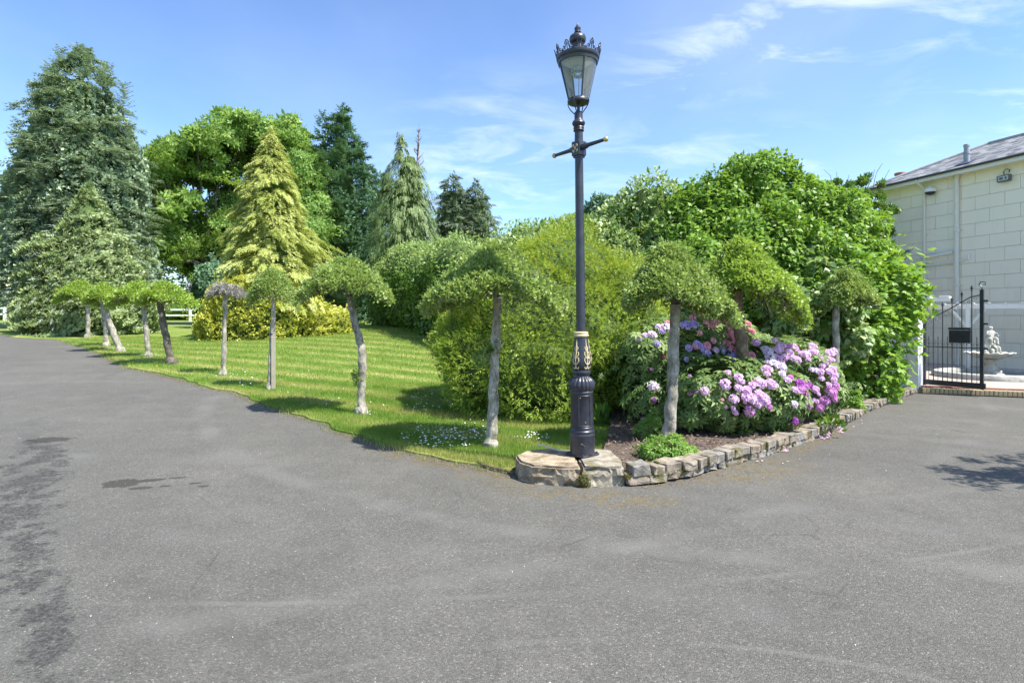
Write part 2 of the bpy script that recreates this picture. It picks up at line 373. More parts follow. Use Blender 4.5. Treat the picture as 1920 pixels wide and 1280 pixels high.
# moss creeping off the stones and the lawn edge
mo = None
for (a, c, w) in (((-.45, 5.85), (.25, 5.25), .16), ((.2, 5.2), (1.15, 5.1), .17), ((.9, 4.98), (1.25, 5.02), .2), ((2.0, 5.75), (2.85, 6.05), .30), ((1.5, 5.5), (3.2, 6.5), .14), ((-1.6, 6.7), (-.5, 5.98), .14), ((3.0, 6.4), (5.0, 8.4), .10)):
    q = segmask(nt, g, a, c, w, wob=1.8, soft=.7, nfac=nw); mo = q if mo is None else M(nt, 'MAXIMUM', mo, q)
dirt = None
for (a, c) in zip([q_[:2] for q_ in edge_px_w[:-1]], [q_[:2] for q_ in edge_px_w[1:]]):
    q = segmask(nt, g, a, c, .15, wob=1.2, soft=.8, nfac=nw); dirt = q if dirt is None else M(nt, 'MAXIMUM', dirt, q)
base = mix(nt, M(nt, 'MULTIPLY', dirt, .65), base, ramp(nt, noise(nt, g, 28, 4, .7), [(.35, (.045, .035, .022)), (.65, (.17, .13, .085))]))
mo = M(nt, 'MULTIPLY', mo, ramp(nt, noise(nt, g, 5.5, 5, .65), [(.44, .12), (.56, 1)]))
mo = M(nt, 'MULTIPLY', mo, ramp(nt, noise(nt, g, 33, 4, .7), [(.42, 0), (.56, 1)]))
base = mix(nt, M(nt, 'MULTIPLY', mo, .8), base, ramp(nt, noise(nt, g, 15, 3), [(.35, (.075, .068, .025)), (.65, (.19, .125, .035))]))
# scattered pale grit and bits
bits = ramp(nt, voro(nt, g, 9), [(.035, 1), (.05, 0)])
base = mix(nt, M(nt, 'MULTIPLY', bits, .7), base, (.42, .41, .38))
nt.links.new(base, b.inputs['Base Color']); b.inputs['Roughness'].default_value = .82; b.inputs['Specular IOR Level'].default_value = .35
hh = M(nt, 'ADD', M(nt, 'MULTIPLY', aggd, -1.2), M(nt, 'MULTIPLY', fine, .8)); bump(nt, b, hh, .75, .006)

def stripes_(nt, g, c, amt=.8):
    mpn = nt.nodes.new('ShaderNodeMapping'); nt.links.new(g, mpn.inputs[0]); mpn.inputs['Rotation'].default_value = (0, 0, rad(24))
    wv = nt.nodes.new('ShaderNodeTexWave'); wv.bands_direction = 'Y'; nt.links.new(mpn.outputs[0], wv.inputs[0]); wv.inputs['Scale'].default_value = .31; wv.inputs['Distortion'].default_value = 1.2; wv.inputs['Detail'].default_value = 3; wv.inputs['Detail Scale'].default_value = .8
    c = mix(nt, ramp(nt, wv.outputs[1], [(.1, .2), (.5, 0)]), c, (.05, .12, .012)); s = M(nt, 'MULTIPLY', ramp(nt, wv.outputs[1], [(.55, 0), (.85, 1)]), ramp(nt, noise(nt, g, .6, 3), [(.36, .25), (.55, 1)]))
    c = mix(nt, M(nt, 'MULTIPLY', s, amt), c, (.34, .33, .11))
    dry = M(nt, 'MULTIPLY', ramp(nt, noise(nt, g, 2.2, 5, .6), [(.60, 0), (.70, 1)]), .5); return mix(nt, dry, c, (.32, .26, .12))
def grassmat(name, stripes=True):
    m, nt, b, o = newmat(name); g = geopos(nt)
    f = noise(nt, g, 120, 3, .7); f2 = noise(nt, g, 5, 5, .6)
    c = ramp(nt, f, [(.25, (.045, .09, .012)), (.5, (.13, .21, .028)), (.75, (.24, .31, .06))])
    c = mix(nt, 1, c, ramp(nt, f2, [(.3, (.75, .85, .8)), (.7, (1.25, 1.12, 1.1))]), 'MULTIPLY')
    if stripes: c = stripes_(nt, g, c)
    nt.links.new(c, b.inputs['Base Color']); b.inputs['Roughness'].default_value = .7; b.inputs['Specular IOR Level'].default_value = .2
    bump(nt, b, f, .6, .03); return m
GR = grassmat('lawn_grass'); GF = grassmat('field_grass', False)
m, nt, b, o = newmat('soil'); g = geopos(nt)
nt.links.new(ramp(nt, noise(nt, g, 30, 5, .7), [(.3, (.05, .036, .028)), (.7, (.15, .115, .09))]), b.inputs['Base Color']); b.inputs['Roughness'].default_value = .95
bump(nt, b, noise(nt, g, 50, 4), .8, .03)

# ------------------------------------------------------------ ground sheets
def inpoly(pts, poly):
    x, y = pts[:, 0], pts[:, 1]; c = np.zeros(len(pts), bool); n = len(poly)
    for i in range(n):
        x1, y1 = poly[i][:2]; x2, y2 = poly[(i+1) % n][:2]
        if y1 == y2: continue
        k = ((y1 > y) != (y2 > y)) & (x < (x2-x1)*(y-y1)/(y2-y1)+x1); c ^= k
    return c
def sheet(name, poly, dz, step, mat, skirt=0, wob=0, kind='structure', nearstep=None):
    poly = [tuple(p[:2]) for p in poly]; n = len(poly)
    xs = [p[0] for p in poly]; ys = [p[1] for p in poly]
    gx, gy = np.meshgrid(np.arange(min(xs), max(xs), step), np.arange(min(ys), max(ys), step)); pts = np.c_[gx.ravel(), gy.ravel()]
    if nearstep:
        ax, ay = np.meshgrid(np.arange(-11, 10, nearstep), np.arange(3, 18, nearstep)); pts = np.r_[pts, np.c_[ax.ravel(), ay.ravel()]+.003]
    pts = pts[inpoly(pts, poly)]
    vv = [Vector(p) for p in poly]+[Vector((float(p[0]), float(p[1]))) for p in pts]
    ov, oe, of, *_ = delaunay_2d_cdt(vv, [], [list(range(n))], 1, 1e-5)
    co = np.array([(p[0], p[1]) for p in ov]); z = h(co[:, 0], co[:, 1])+dz
    if wob: z = z+wob*vnoise(np.c_[co*1.7, co[:, :1]*0], 3)
    v = [(co[i, 0], co[i, 1], z[i]) for i in range(len(co))]; f = [tuple(q) for q in of]
    if skirt:
        k = len(v); 
        for i in range(n): v.append((poly[i][0], poly[i][1], float(h(poly[i][0], poly[i][1]))+dz-skirt))
        for i in range(n): f.append((i, (i+1) % n, k+(i+1) % n, k+i))
    mb = MB(); mb.add(v, f); ob = mb.build(name, mat, smooth=False)
    if kind: ob['kind'] = kind
    return ob
def densify(pts, d, jit=0):
    o = []
    for i in range(len(pts)-1):
        a = np.array(pts[i][:2], float); c = np.array(pts[i+1][:2], float); L = np.linalg.norm(c-a); k = max(1, int(L/d))
        t = (c-a)/max(L, 1e-6); nn = np.array([-t[1], t[0]])
        for j in range(k):
            p = a+(c-a)*j/k
            if jit and (j or i): p = p+nn*jit*float(vnoise(np.array([[p[0]*2.3, p[1]*2.3, 1.]]))[0])
            o.append(tuple(p))
    o.append(tuple(pts[-1][:2])); return o
edge_px = [(28, 633), (110, 637), (160, 652), (200, 668), (245, 690), (330, 708), (430, 735), (520, 765), (612, 796), (690, 830), (760, 846), (810, 856), (880, 874), (940, 884)]
edge = [P(*q) for q in edge_px]
lawn_edge = densify(edge, .10, .09)
kerb_px = [(1172, 912), (1230, 907), (1290, 897), (1360, 875), (1440, 852), (1530, 820), (1570, 800), (1640, 765), (1700, 742), (1719, 736)]
kerb = [P(*q)[:2] for q in kerb_px]
slab_l = (.03, 5.62)
# ground to the horizon
xs = np.concatenate([np.linspace(-900, -80, 9), np.linspace(-70, 40, 45), np.linspace(80, 900, 8)]); ys = np.concatenate([np.linspace(-300, -12, 6), np.linspace(-6, 80, 44), np.linspace(110, 1500, 9)])
gv = [(x, y, float(h(x, y))-.09) for y in ys for x in xs]; nx = len(xs)
gf = [(j*nx+i, j*nx+i+1, (j+1)*nx+i+1, (j+1)*nx+i) for j in range(len(ys)-1) for i in range(nx-1)]
MB().add(gv, gf).build('ground', GF, smooth=True)['kind'] = 'structure'
# driveway
far_l = [P(-30, 634)[:2], P(-60, 626)[:2]]
drive = densify(edge, .5)+[slab_l, (.55, 5.7), (1.1, 5.5)]+densify(kerb, .6)+[(10.6, 11.4), (16, 9.4), (24, 6), (24, -6), (-24, -6), (-40, 8), (-60, 30), (-48, 42), P(-60, 619)[:2], P(0, 620)[:2]]
def offs(pl, d, a=None, b_=None):
    o = []
    for i in range(len(pl)):
        p0 = np.array(pl[max(i-1, 0)][:2]); p1 = np.array(pl[min(i+1, len(pl)-1)][:2]); t = unit((p1-p0)[None])[0]; o.append((pl[i][0]-t[1]*d, pl[i][1]+t[0]*d))
    return o
drive_in = offs(densify(edge, .5), .10)+[(.2, 5.9), (.55, 5.95), (1.2, 5.75)]+offs(densify(kerb, .6), .10)+[(10.7, 11.6), (17, 9.2), (24, 6), (24, -6), (-24, -6), (-40, 8), (-62, 30), (-52, 40), (-37, 39.0)]
sheet('driveway', drive_in, 0, 1.3, MATS['asphalt'])
# lawn
lawn_back = [(.35, 6.2), (1.15, 6.75), (1.3, 7.6), (1.6, 8.6), (2.5, 11), (2.2, 14), (0, 17), (-3, 22), (-5.5, 28), (-8, 38), (-14, 46), (-30, 52), (-44, 50), (-46, 41), (-34, 34), P(28, 633)[:2]]
lawn_poly = lawn_edge+[tuple(p[:2]) for p in lawn_back[:-1]]
sheet('lawn', lawn_poly, .02, .9, GR, skirt=.1, nearstep=.35)
# mulch bed behind the kerb
bed_poly = offs(densify(kerb, .4), .12)+[(8.2, 12.6), (9, 16), (3, 16), (2.2, 12), (1.6, 9), (1.25, 7.4), (1.05, 6.5), (.95, 6.0)]
sheet('mulch_bed', bed_poly, .1, .3, MATS['soil'], skirt=.1, wob=.03)

# grass blades on the near lawn
blade = leafmat('grass_blade', (.085, .17, .022), (.18, .29, .045), (.33, .42, .11), trans=.35, rough=.5, spec=.2, patch=.55, pscale=1.6)
_nt = blade.node_tree
for _l in list(_nt.links):
    if _l.from_node.type == 'VALTORGB' and _l.to_socket.name == 'Base Color':
        _s = _l.from_socket; _t = _l.to_socket; _nt.links.remove(_l); _nt.links.new(stripes_(_nt, geopos(_nt), _s, .75), _t); break
def blades(name, n, x0, x1, y0, y1, keep, hgt, wid, label, dz=.03):
    p = np.c_[R.uniform(x0, x1, n), R.uniform(y0, y1, n)]; p = p[keep(p)]; n = len(p)
    z = h(p[:, 0], p[:, 1])+dz; hh_ = hgt*(.5+R.rand(n))*(1+.35*vnoise(np.c_[p*3, p[:, :1]*0], 7)); a = R.uniform(0, 2*math.pi, n); l = R.uniform(0, .7, n)*hh_
    c, s = np.cos(a), np.sin(a); a2 = R.uniform(0, 2*math.pi, n); w = wid*(.7+.6*R.rand(n))
    v = np.empty((n, 3, 3)); v[:, 0] = np.c_[p[:, 0]-c*w, p[:, 1]-s*w, z]; v[:, 1] = np.c_[p[:, 0]+c*w, p[:, 1]+s*w, z]; v[:, 2] = np.c_[p[:, 0]+np.cos(a2)*l, p[:, 1]+np.sin(a2)*l, z+hh_]
    me = tri_mesh(name, v.reshape(-1, 3), np.arange(n*3).reshape(-1, 3), blade, np.repeat(R.rand(n), 3))
    return tag(link(name, me), label, 'grass', kind='stuff')
ep = np.array(lawn_edge)
def near(p, d):
    o = np.zeros(len(p), bool)
    for i in range(0, len(p), 20000):
        q = p[i:i+20000]; o[i:i+20000] = (np.linalg.norm(q[:, None]-ep[None], axis=2).min(1) < d)
    return o
inl = lambda p: inpoly(p, lawn_poly)
blades('lawn_grass', 440000, -6.5, 1.4, 5.8, 12, lambda p: inl(p) & (R.rand(len(p)) < np.clip((7.5/np.hypot(p[:, 0], p[:, 1]))**2, .12, 1)), .042, .0028, 'short mown grass covering the near part of the lawn')
blades('lawn_edge_grass', 160000, -18, .6, 5.5, 24, lambda p: near(p, .16) & (R.rand(len(p)) < .9), .07, .0035, 'longer ragged grass overhanging the driveway edge of the lawn', dz=.0)
blades('far_lawn_grass', 170000, -17, 1, 12, 24, inl, .05, .005, 'mown grass covering the farther part of the lawn')

# daisies
dm = plain('daisy_petal', (.8, .8, .78), .6, var=.05); ym = plain('dandelion_petal', (.8, .5, .03), .6, var=.1)
def daisies(name, patches, mat, label, cat, r=.011):
    V = np.array([(0, 0, .3)]+[(math.cos(a), math.sin(a), 0) for a in np.linspace(0, 2*math.pi, 7)[:-1]]); T = np.array([(0, 1+i, 1+(i+1) % 6) for i in range(6)])
    vs_, ts_ = [], []; k = 0
    for (px, py, rx, ry, n) in patches:
        for _ in range(n):
            a, q = random.uniform(0, 6.28), random.random()**.6
            x, y, z = P(px+rx*q*math.cos(a), py+ry*q*math.sin(a), .035)
            if not inpoly(np.array([[x, y]]), lawn_poly)[0]: continue
            s = r*random.uniform(.7, 1.25); tl = R.uniform(-.35, .35, 2)
            v = V*s; v = np.c_[v[:, 0], v[:, 1], v[:, 2]+v[:, 0]*tl[0]+v[:, 1]*tl[1]]+np.array([x, y, z+random.uniform(.03, .06)])
            vs_.append(v); ts_.append(T+k); k += 7
    me = tri_mesh(name, np.concatenate(vs_), np.concatenate(ts_), mat); return tag(link(name, me), label, cat, kind='stuff')
daisies('daisy_flowers', [(835, 822, 85, 24, 200), (880, 812, 60, 20, 60), (800, 760, 45, 22, 60), (1000, 822, 40, 8, 35), (600, 755, 45, 12, 30), (690, 770, 40, 14, 20), (560, 700, 130, 45, 60), (720, 675, 80, 40, 60), (440, 712, 50, 16, 36), (290, 672, 60, 14, 60), (225, 655, 35, 12, 45), (640, 610, 18, 3, 40), (350, 640, 70, 8, 35), (730, 650, 60, 15, 40)],
        dm, 'white daisies scattered and clumped in the lawn grass', 'daisies')
daisies('dandelion_flowers', [(322, 679, 14, 4, 16), (300, 688, 22, 4, 5)], ym, 'yellow flowers at the foot of the dark leaning trunk', 'yellow flowers', .02)

# bark chips
n = 26000; p = np.c_[R.uniform(.9, 9, n), R.uniform(5.5, 13, n)]; p = p[inpoly(p, bed_poly)]; n = len(p)
chip = leafmat('bark_chip', (.05, .03, .022), (.13, .085, .062), (.32, .24, .18), trans=0, rough=.85, spec=.15, patch=.3, pscale=3)
d = rdir(n); d[:, 2] *= .3; nn = rdir(n)*.5+np.array([0, 0, 1.])
tag(leaves('bark_chips', None, chip, np.c_[p, h(p[:, 0], p[:, 1])+.105+R.rand(n)*.035], d, nn, .022+.03*R.rand(n), 'diamond', origin=np.zeros(3)), 'brown bark chips strewn over the flower bed', 'mulch')

# ------------------------------------------------------------ stones
def stonemat(name, c0, c1, c2, moss=.3):
    m, nt, b, o = newmat(name); g = geopos(nt); oi = nt.nodes.new('ShaderNodeObjectInfo')
    c = ramp(nt, noise(nt, g, 9, 7, .65, .4), [(.28, c0), (.5, c1), (.72, c2)])
    tint = ramp(nt, oi.outputs['Random'], [(0, (.85, .92, 1.02)), (.35, (1.05, 1.03, .98)), (.65, (1.12, .98, .84)), (1, (.8, .82, .84))])
    c = mix(nt, .8, c, tint, 'MULTIPLY')
    c = mix(nt, M(nt, 'MULTIPLY', ramp(nt, voro(nt, g, 60), [(.2, 1), (.45, 0)]), .3), c, c0)
    k = M(nt, 'MULTIPLY', ramp(nt, noise(nt, g, 6, 5, .6), [(.54, 0), (.64, 1)]), moss)
    c = mix(nt, k, c, (.10, .095, .02))
    nt.links.new(c, b.inputs['Base Color']); b.inputs['Roughness'].default_value = .88; b.inputs['Specular IOR Level'].default_value = .25
    bump(nt, b, M(nt, 'ADD', noise(nt, g, 30, 6, .7), M(nt, 'MULTIPLY', noise(nt, g, 130, 3), .4)), .7, .012); return m
KS = stonemat('kerb_stone', (.09, .08, .065), (.22, .20, .17), (.35, .325, .28), .75)
SS = stonemat('slab_stone', (.10, .085, .062), (.27, .235, .18), (.42, .375, .30), .5)
mossm = leafmat('moss', (.05, .05, .008), (.12, .11, .015), (.22, .17, .03), trans=0, rough=.9, spec=.1)
def rock_mesh(name, d, seed, mat, amp=.012, cuts=2, rnd=.18):
    import bmesh
    bm = bmesh.new(); bmesh.ops.create_cube(bm, size=1)
    bmesh.ops.bevel(bm, geom=list(bm.edges), offset=rnd*.5, segments=1, affect='EDGES')
    if cuts: bmesh.ops.subdivide_edges(bm, edges=list(bm.edges), cuts=cuts, use_grid_fill=True)
    for v in bm.verts: v.co = Vector((v.co.x*d[0], v.co.y*d[1], v.co.z*d[2]))
    co = np.array([v.co[:] for v in bm.verts]); k = 1/max(.05, min(d))
    for a in range(3): co[:, a] += amp*vnoise(co*k*.9+seed*7.3+a*31, seed)+amp*.4*vnoise(co*k*2.6+seed*3.1+a*11, seed)
    for v, c in zip(bm.verts, co): v.co = c
    me = bpy.data.meshes.new(name); bm.to_mesh(me); bm.free(); me.materials.append(mat)
    return me
# kerb: two courses of setts along the curve
kp = [Vector((x, y, 0)) for x, y in kerb]
def walk(pl, s):
    for i in range(len(pl)-1):
        L = (pl[i+1]-pl[i]).length
        if s <= L: return pl[i]+(pl[i+1]-pl[i])*(s/L), (pl[i+1]-pl[i]).normalized()
        s -= L
    return pl[-1], (pl[-1]-pl[-2]).normalized()
KL = sum((kp[i+1]-kp[i]).length for i in range(len(kp)-1))
kb = empty('kerb_edging', (kp[0].x, kp[0].y, 0), 'low edging of two courses of rough stone setts along the flower bed', 'stone kerb')
top_me = [rock_mesh('kerb_top_stone', (.165, .21, .10), 10+i, KS, .017, 2, .12) for i in range(9)]
low_me = [rock_mesh('kerb_lower_stone', (.19, .16, .085), 40+i, KS, .018, 2, .12) for i in range(7)]
s = .06; i = 0
while s < KL-.05:
    q, t = walk(kp, s); L = random.uniform(.11, .215); nn = Vector((-t.y, t.x, 0)); q, t = walk(kp, s+L/2)
    zt = .20-.075*min(1, s/6)
    o = link('stone', random.choice(top_me), kb, q+nn*.055-Vector(kb.location)+Vector((0, 0, zt-.052+random.uniform(-.006, .006))), (random.uniform(-.05, .05), random.uniform(-.04, .04), math.atan2(t.y, t.x)+random.uniform(-.05, .05)), (L/.165*.96, random.uniform(.88, 1.08), random.uniform(.85, 1.05)))
    s += L+.008
s = .02
while s < KL-.05:
    L = random.uniform(.14, .25); q, t = walk(kp, s+L/2); nn = Vector((-t.y, t.x, 0)); zt = .20-.075*min(1, s/6)
    link('stone', random.choice(low_me), kb, q+nn*.045-Vector(kb.location)+Vector((0, 0, zt-.135)), (0, random.uniform(-.05, .05), math.atan2(t.y, t.x)+random.uniform(-.06, .06)), (L/.19*.95, random.uniform(.85, 1), random.uniform(.8, 1)))
    s += L+.012
mpts = []
for _ in range(9000):
    s = random.random()**1.3*KL; 
    if float(vnoise(np.array([[s*3.1, 0, 0]]), 5)[0]) < -.05: continue
    q, t = walk(kp, s); nn = Vector((-t.y, t.x, 0)); zt = .20-.075*min(1, s/6)
    mpts.append(q+nn*random.uniform(-.035, .0)+Vector((0, 0, zt-.098+random.gauss(0, .012))))
mpts = np.array([tuple(p) for p in mpts]); n = len(mpts)
leaves('moss', kb, mossm, mpts, rdir(n), rdir(n)+np.array([0, -.3, .8]), .012+.008*R.rand(n), 'diamond')
# corner slab under the lamp post
def slab(name, poly, z1, seed, parent, tilt=0):
    import bmesh
    bm = bmesh.new(); vb = [bm.verts.new((x*1.03-.03*.5, y, -.05)) for x, y in poly]; vt = [bm.verts.new((x, y, z1)) for x, y in poly]; n = len(poly)
    bm.faces.new(vt); bm.faces.new(vb[::-1])
    for i in range(n): bm.faces.new((vb[i], vb[(i+1) % n], vt[(i+1) % n], vt[i]))
    bmesh.ops.bevel(bm, geom=[e for e in bm.edges if abs(e.verts[0].co.z-z1) < 1e-4 and abs(e.verts[1].co.z-z1) < 1e-4], offset=.022, segments=2, affect='EDGES')
    bmesh.ops.triangulate(bm, faces=[f for f in bm.faces if len(f.verts) > 4])
    for _ in range(4):
        ed = [e for e in bm.edges if e.calc_length() > .06]
        if not ed: break
        bmesh.ops.subdivide_edges(bm, edges=ed, cuts=1); bmesh.ops.triangulate(bm, faces=[f for f in bm.faces if len(f.verts) > 4])
    co = np.array([v.co[:] for v in bm.verts]); side = np.clip((z1-.01-co[:, 2])/.03, 0, 1)
    for a in range(3):
        nz = .032*vnoise(co*6+seed+a*9, seed)+.014*vnoise(co*17+seed*2+a*5, seed)+.006*vnoise(co*45+a*3, seed)
        co[:, a] += nz*(side*.9+.16) if a < 2 else nz*.22
    # split layers on the broken side
    lay = np.abs(vnoise(np.c_[co[:, 0]*3, co[:, 1]*3, co[:, 2]*26], seed+4)); co[:, 1] += side*.022*(lay > .32)
    for v, c in zip(bm.verts, co): v.co = c
    me = bpy.data.meshes.new(name); bm.to_mesh(me); bm.free(); me.materials.append(SS); return link(name, me, parent)
sl = empty('corner_stone', (.55, 5.75, 0), 'big worn sandstone corner block beneath the lamp post', 'stone block')
def loc(pl): return [(x-.55, y-5.75) for x, y in pl]
slab('stone_slab', loc([(.03, 5.84), (.07, 5.62), (.2, 5.47), (.40, 5.40), (.655, 5.385), (.66, 6.12), (.38, 6.18), (.16, 6.08)]), .195, 3, sl)
slab('stone_slab', loc([(.672, 5.385), (.78, 5.39), (1.06, 5.40), (1.085, 5.60), (1.07, 6.05), (.95, 6.14), (.672, 6.12)]), .198, 8, sl)
mb = MB(); mb.sphere((.13, -.372, .06), (.05, .03, .062), 12, 8); hm = mb.build('notch_shade_lump', plain('notch_shade', (.03, .035, .012), .95, var=.3), sl)  # solid lump, no opening: dark colour stands for shade in the mossy notch
n = 500; u = rdir(n); u = u[u[:, 1] < .3]; n = len(u)
leaves('moss', sl, mossm, np.array([.68, 5.375, .05])+u*np.array([.065, .03, .075]), rdir(n), u, .014, 'diamond')
# metal lawn edging strip and bits
rust = plain('rusty_metal', (.10, .065, .045), .8, var=.4, scale=25)
mb = MB(); a = [P(*q) for q in ((893, 868), (905, 877), (925, 882), (948, 887), (962, 892))]
mb.tube([(x, y, z+.028) for x, y, z in a], [.008, .014, .016, .014, .009], 6)
o = mb.build('edging_strip', rust); tag(o, 'short rusty strip of metal edging between grass and driveway', 'metal edging')

# grit, petals and leaf litter lying on the driveway
def litter(name, pts, mat, s, label):
    pts = np.array(pts); k = len(pts); d = rdir(k); d[:, 2] *= .15
    return tag(leaves(name, None, mat, pts, d, np.array([0, 0, 1.])+rdir(k)*.35, s*(.5+R.rand(k)), 'diamond', origin=np.zeros(3)), label, 'litter')
lit = []
for pl, w, n in ((lawn_edge, .22, 1500), ([(x, y) for x, y in kerb], .2, 900)):
    pa = np.array(pl); L_ = np.r_[0, np.cumsum(np.linalg.norm(np.diff(pa, axis=0), axis=1))]
    for _ in range(n):
        q = random.random()**1.0*L_[-1]; i = min(len(pa)-2, int(np.searchsorted(L_, q))-1 if q > 0 else 0); i = max(0, i); t = pa[i+1]-pa[i]; t = t/max(1e-6, np.linalg.norm(t)); a = pa[i]+t*(q-L_[i]); o_ = -abs(random.gauss(0, w*.5))-.0
        x, y = a[0]-t[1]*o_*1.0, a[1]+t[0]*o_*1.0; lit.append((x, y, gz(x, y)+.006))
litter('leaf_litter', lit, chip, .018, 'dry brown leaf litter and bark bits gathered along the driveway edges')
pb = []
for _ in range(420):
    x, y = random.uniform(-7, 8), random.uniform(2.2, 9); 
    if not inpoly(np.array([[x, y]]), drive_in)[0]: continue
    pb.append((x, y, gz(x, y)+.004))
litter('loose_grit', pb, dm, .008, 'pale bits of loose grit scattered on the driveway')
# ------------------------------------------------------------ lamp post
blk = None
m, nt, b, o = newmat('black_paint'); g = objco(nt)
nt.links.new(mix(nt, ramp(nt, noise(nt, g, 14, 4), [(.4, 0), (.7, 1)]), (.018, .020, .030), (.032, .035, .048)), b.inputs['Base Color']); b.inputs['Roughness'].default_value = .38; b.inputs['Specular IOR Level'].default_value = .55
bump(nt, b, noise(nt, g, 90, 3), .12, .004); BP = m
gold = plain('gold_paint', (.50, .42, .23), .5, var=.12, scale=30)
brass = plain('brass', (.55, .42, .18), .35, metal=.7, var=.15)
m, nt, b, o = newmat('lamp_glass')
for q in [b]: nt.nodes.remove(q)
tr = nt.nodes.new('ShaderNodeBsdfTransparent'); tr.inputs[0].default_value = (.86, .90, .93, 1); gl = nt.nodes.new('ShaderNodeBsdfGlossy'); gl.inputs['Roughness'].default_value = .08
df = nt.nodes.new('ShaderNodeBsdfDiffuse'); df.inputs[0].default_value = (.75, .8, .85, 1)
fr = nt.nodes.new('ShaderNodeFresnel'); fr.inputs[0].default_value = 1.5
m1 = nt.nodes.new('ShaderNodeMixShader'); nt.links.new(fr.outputs[0], m1.inputs[0]); nt.links.new(tr.outputs[0], m1.inputs[1]); nt.links.new(gl.outputs[0], m1.inputs[2])
m2 = nt.nodes.new('ShaderNodeMixShader'); m2.inputs[0].default_value = .13; nt.links.new(m1.outputs[0], m2.inputs[1]); nt.links.new(df.outputs[0], m2.inputs[2]); nt.links.new(m2.outputs[0], o.inputs[0]); GLASS = m
LX, LY, LZ = .725, 5.86, .197
lamp = empty('lamp_post', (LX, LY, LZ), 'tall black cast iron Victorian lamp post with gold trim standing on the corner stone', 'lamp post')
lamp.rotation_euler = (0, rad(-.65), 0)
q = .005492
def zz(py): return (858-py)*q
ROT = rad(-50)
mb = MB(); mb.box((0, 0, .011), (.245, .245, .022), ROT, .006); mb.build('base_plate', BP, lamp)
bm_ = MB()
for k in range(4):
    a = ROT+math.pi/4+k*math.pi/2; bm_ = MB(); c = (.147*math.cos(a), .147*math.sin(a)); bm_.lathe([(.012, .022), (.012, .034), (.006, .037)], 6, (c[0], c[1], 0)); bm_.build('bolt', BP, lamp)
mb = MB(); mb.lathe([(.126, .022), (.128, zz(822)), (.131, zz(820)), (.131, zz(818)), (.126, zz(816.5)), (.126, zz(815)), (.129, zz(813)), (.129, zz(811.5)), (.118, zz(809.5)), (.116, zz(807.5))], 40)
mb.build('pedestal_drum', BP, lamp, True)
mb = MB(); mb.lathe([(.116, zz(807.5)), (.122, zz(806.5)), (.122, zz(804.5)), (.117, zz(803.5)), (.117, zz(742)), (.121, zz(741)), (.121, zz(739)), (.112, zz(737))], 40)
cy = mb.build('pedestal_column', BP, lamp, True)
# raised frame of the access door, bent round the column
def onring(r, a, z): return (r*math.cos(a), r*math.sin(a), z)
a0, a1 = rad(-90-22), rad(-90+38); z0, z1 = zz(801), zz(745)
pts = [onring(.1185, a0+(a1-a0)*k/8, z0) for k in range(9)]+[onring(.1185, a1, z0+(z1-z0)*k/4) for k in range(1, 5)]+[onring(.1185, a1+(a0-a1)*k/8, z1) for k in range(1, 9)]+[onring(.1185, a0, z1+(z0-z1)*k/4) for k in range(1, 5)]
dr = MB(); dr.tube(pts, .0062, 6, False); d_ = dr.build('access_door', BP, lamp)
hb = MB(); hb.sphere(onring(.119, rad(-80), zz(794)), .0045, 8, 6); hb.sphere(onring(.119, rad(-104), zz(749)), .004, 8, 6); hb.build('door_screw', brass, d_)
mk = MB(); mk.tube([onring(.1295, rad(-90-30+30*t), zz(836)+.02*math.sin(math.pi*t)) for t in np.linspace(0, 1, 9)]+[onring(.1295, rad(-90+2-2*t), zz(836)-.025*t) for t in np.linspace(0, 1, 4)], .003, 5); mk.build('cast_mark', BP, lamp)
mb = MB(); mb.lathe([(.110, zz(737.5)), (.125, zz(735)), (.137, zz(730)), (.139, zz(725)), (.132, zz(719)), (.113, zz(714.5)), (.092, zz(712)), (.086, zz(711))], 72, flute=(1, 6, 18, .09)); mb.build('fluted_collar', BP, lamp, True)
mb = MB(); mb.lathe([(.086, zz(711.5)), (.083, zz(708)), (.094, zz(706)), (.097, zz(702)), (.092, zz(699)), (.076, zz(697.5))], 36); mb.build('neck_ring', BP, lamp, True)
vz = [(.074, 698), (.088, 695), (.098, 690), (.100, 683), (.096, 675), (.086, 664), (.077, 652), (.071, 642), (.068, 636)]
def vr(z):
    zs = [zz(p) for _, p in vz]; return float(np.interp(z, zs, [r for r, _ in vz]))
mb = MB(); mb.lathe([(r, zz(p)) for r, p in vz], 36); vase = mb.build('vase_section', BP, lamp, True)
def curve_on(a, pts, rr=.0045):    # pts: (side offset in m, height 0..1)
    o = []
    for (sx, t) in pts:
        z = zz(694)+(zz(641)-zz(694))*t; r = vr(z)+.003; o.append(onring(r, a+sx/r, z))
    return o
for a in (rad(-90-42), rad(-90+32), rad(-90+100), rad(-90+180)):
    sc = MB()
    sc.tube(curve_on(a, [(0, 0), (0, .3), (.004, .55), (0, .8), (0, 1.0)]), [.008, .006, .007, .006, .003], 6)
    for sg in (1, -1):
        sc.tube(curve_on(a, [(0, .12), (sg*.022, .16), (sg*.036, .26), (sg*.030, .36), (sg*.020, .33)]), [.005, .0055, .006, .0055, .004], 6)
        sc.tube(curve_on(a, [(0, .32), (sg*.018, .38), (sg*.030, .48), (sg*.024, .56), (sg*.014, .53)]), [.005, .0055, .006, .005, .004], 6)
        sc.tube(curve_on(a, [(0, .56), (sg*.012, .62), (sg*.018, .70), (sg*.010, .75)]), [.0045, .005, .005, .003], 6)
        sc.tube(curve_on(a, [(0, 0), (sg*.02, -.03), (sg*.03, .03)]), [.007, .008, .005], 6)
    sc.build('gold_scroll', gold, vase, True)
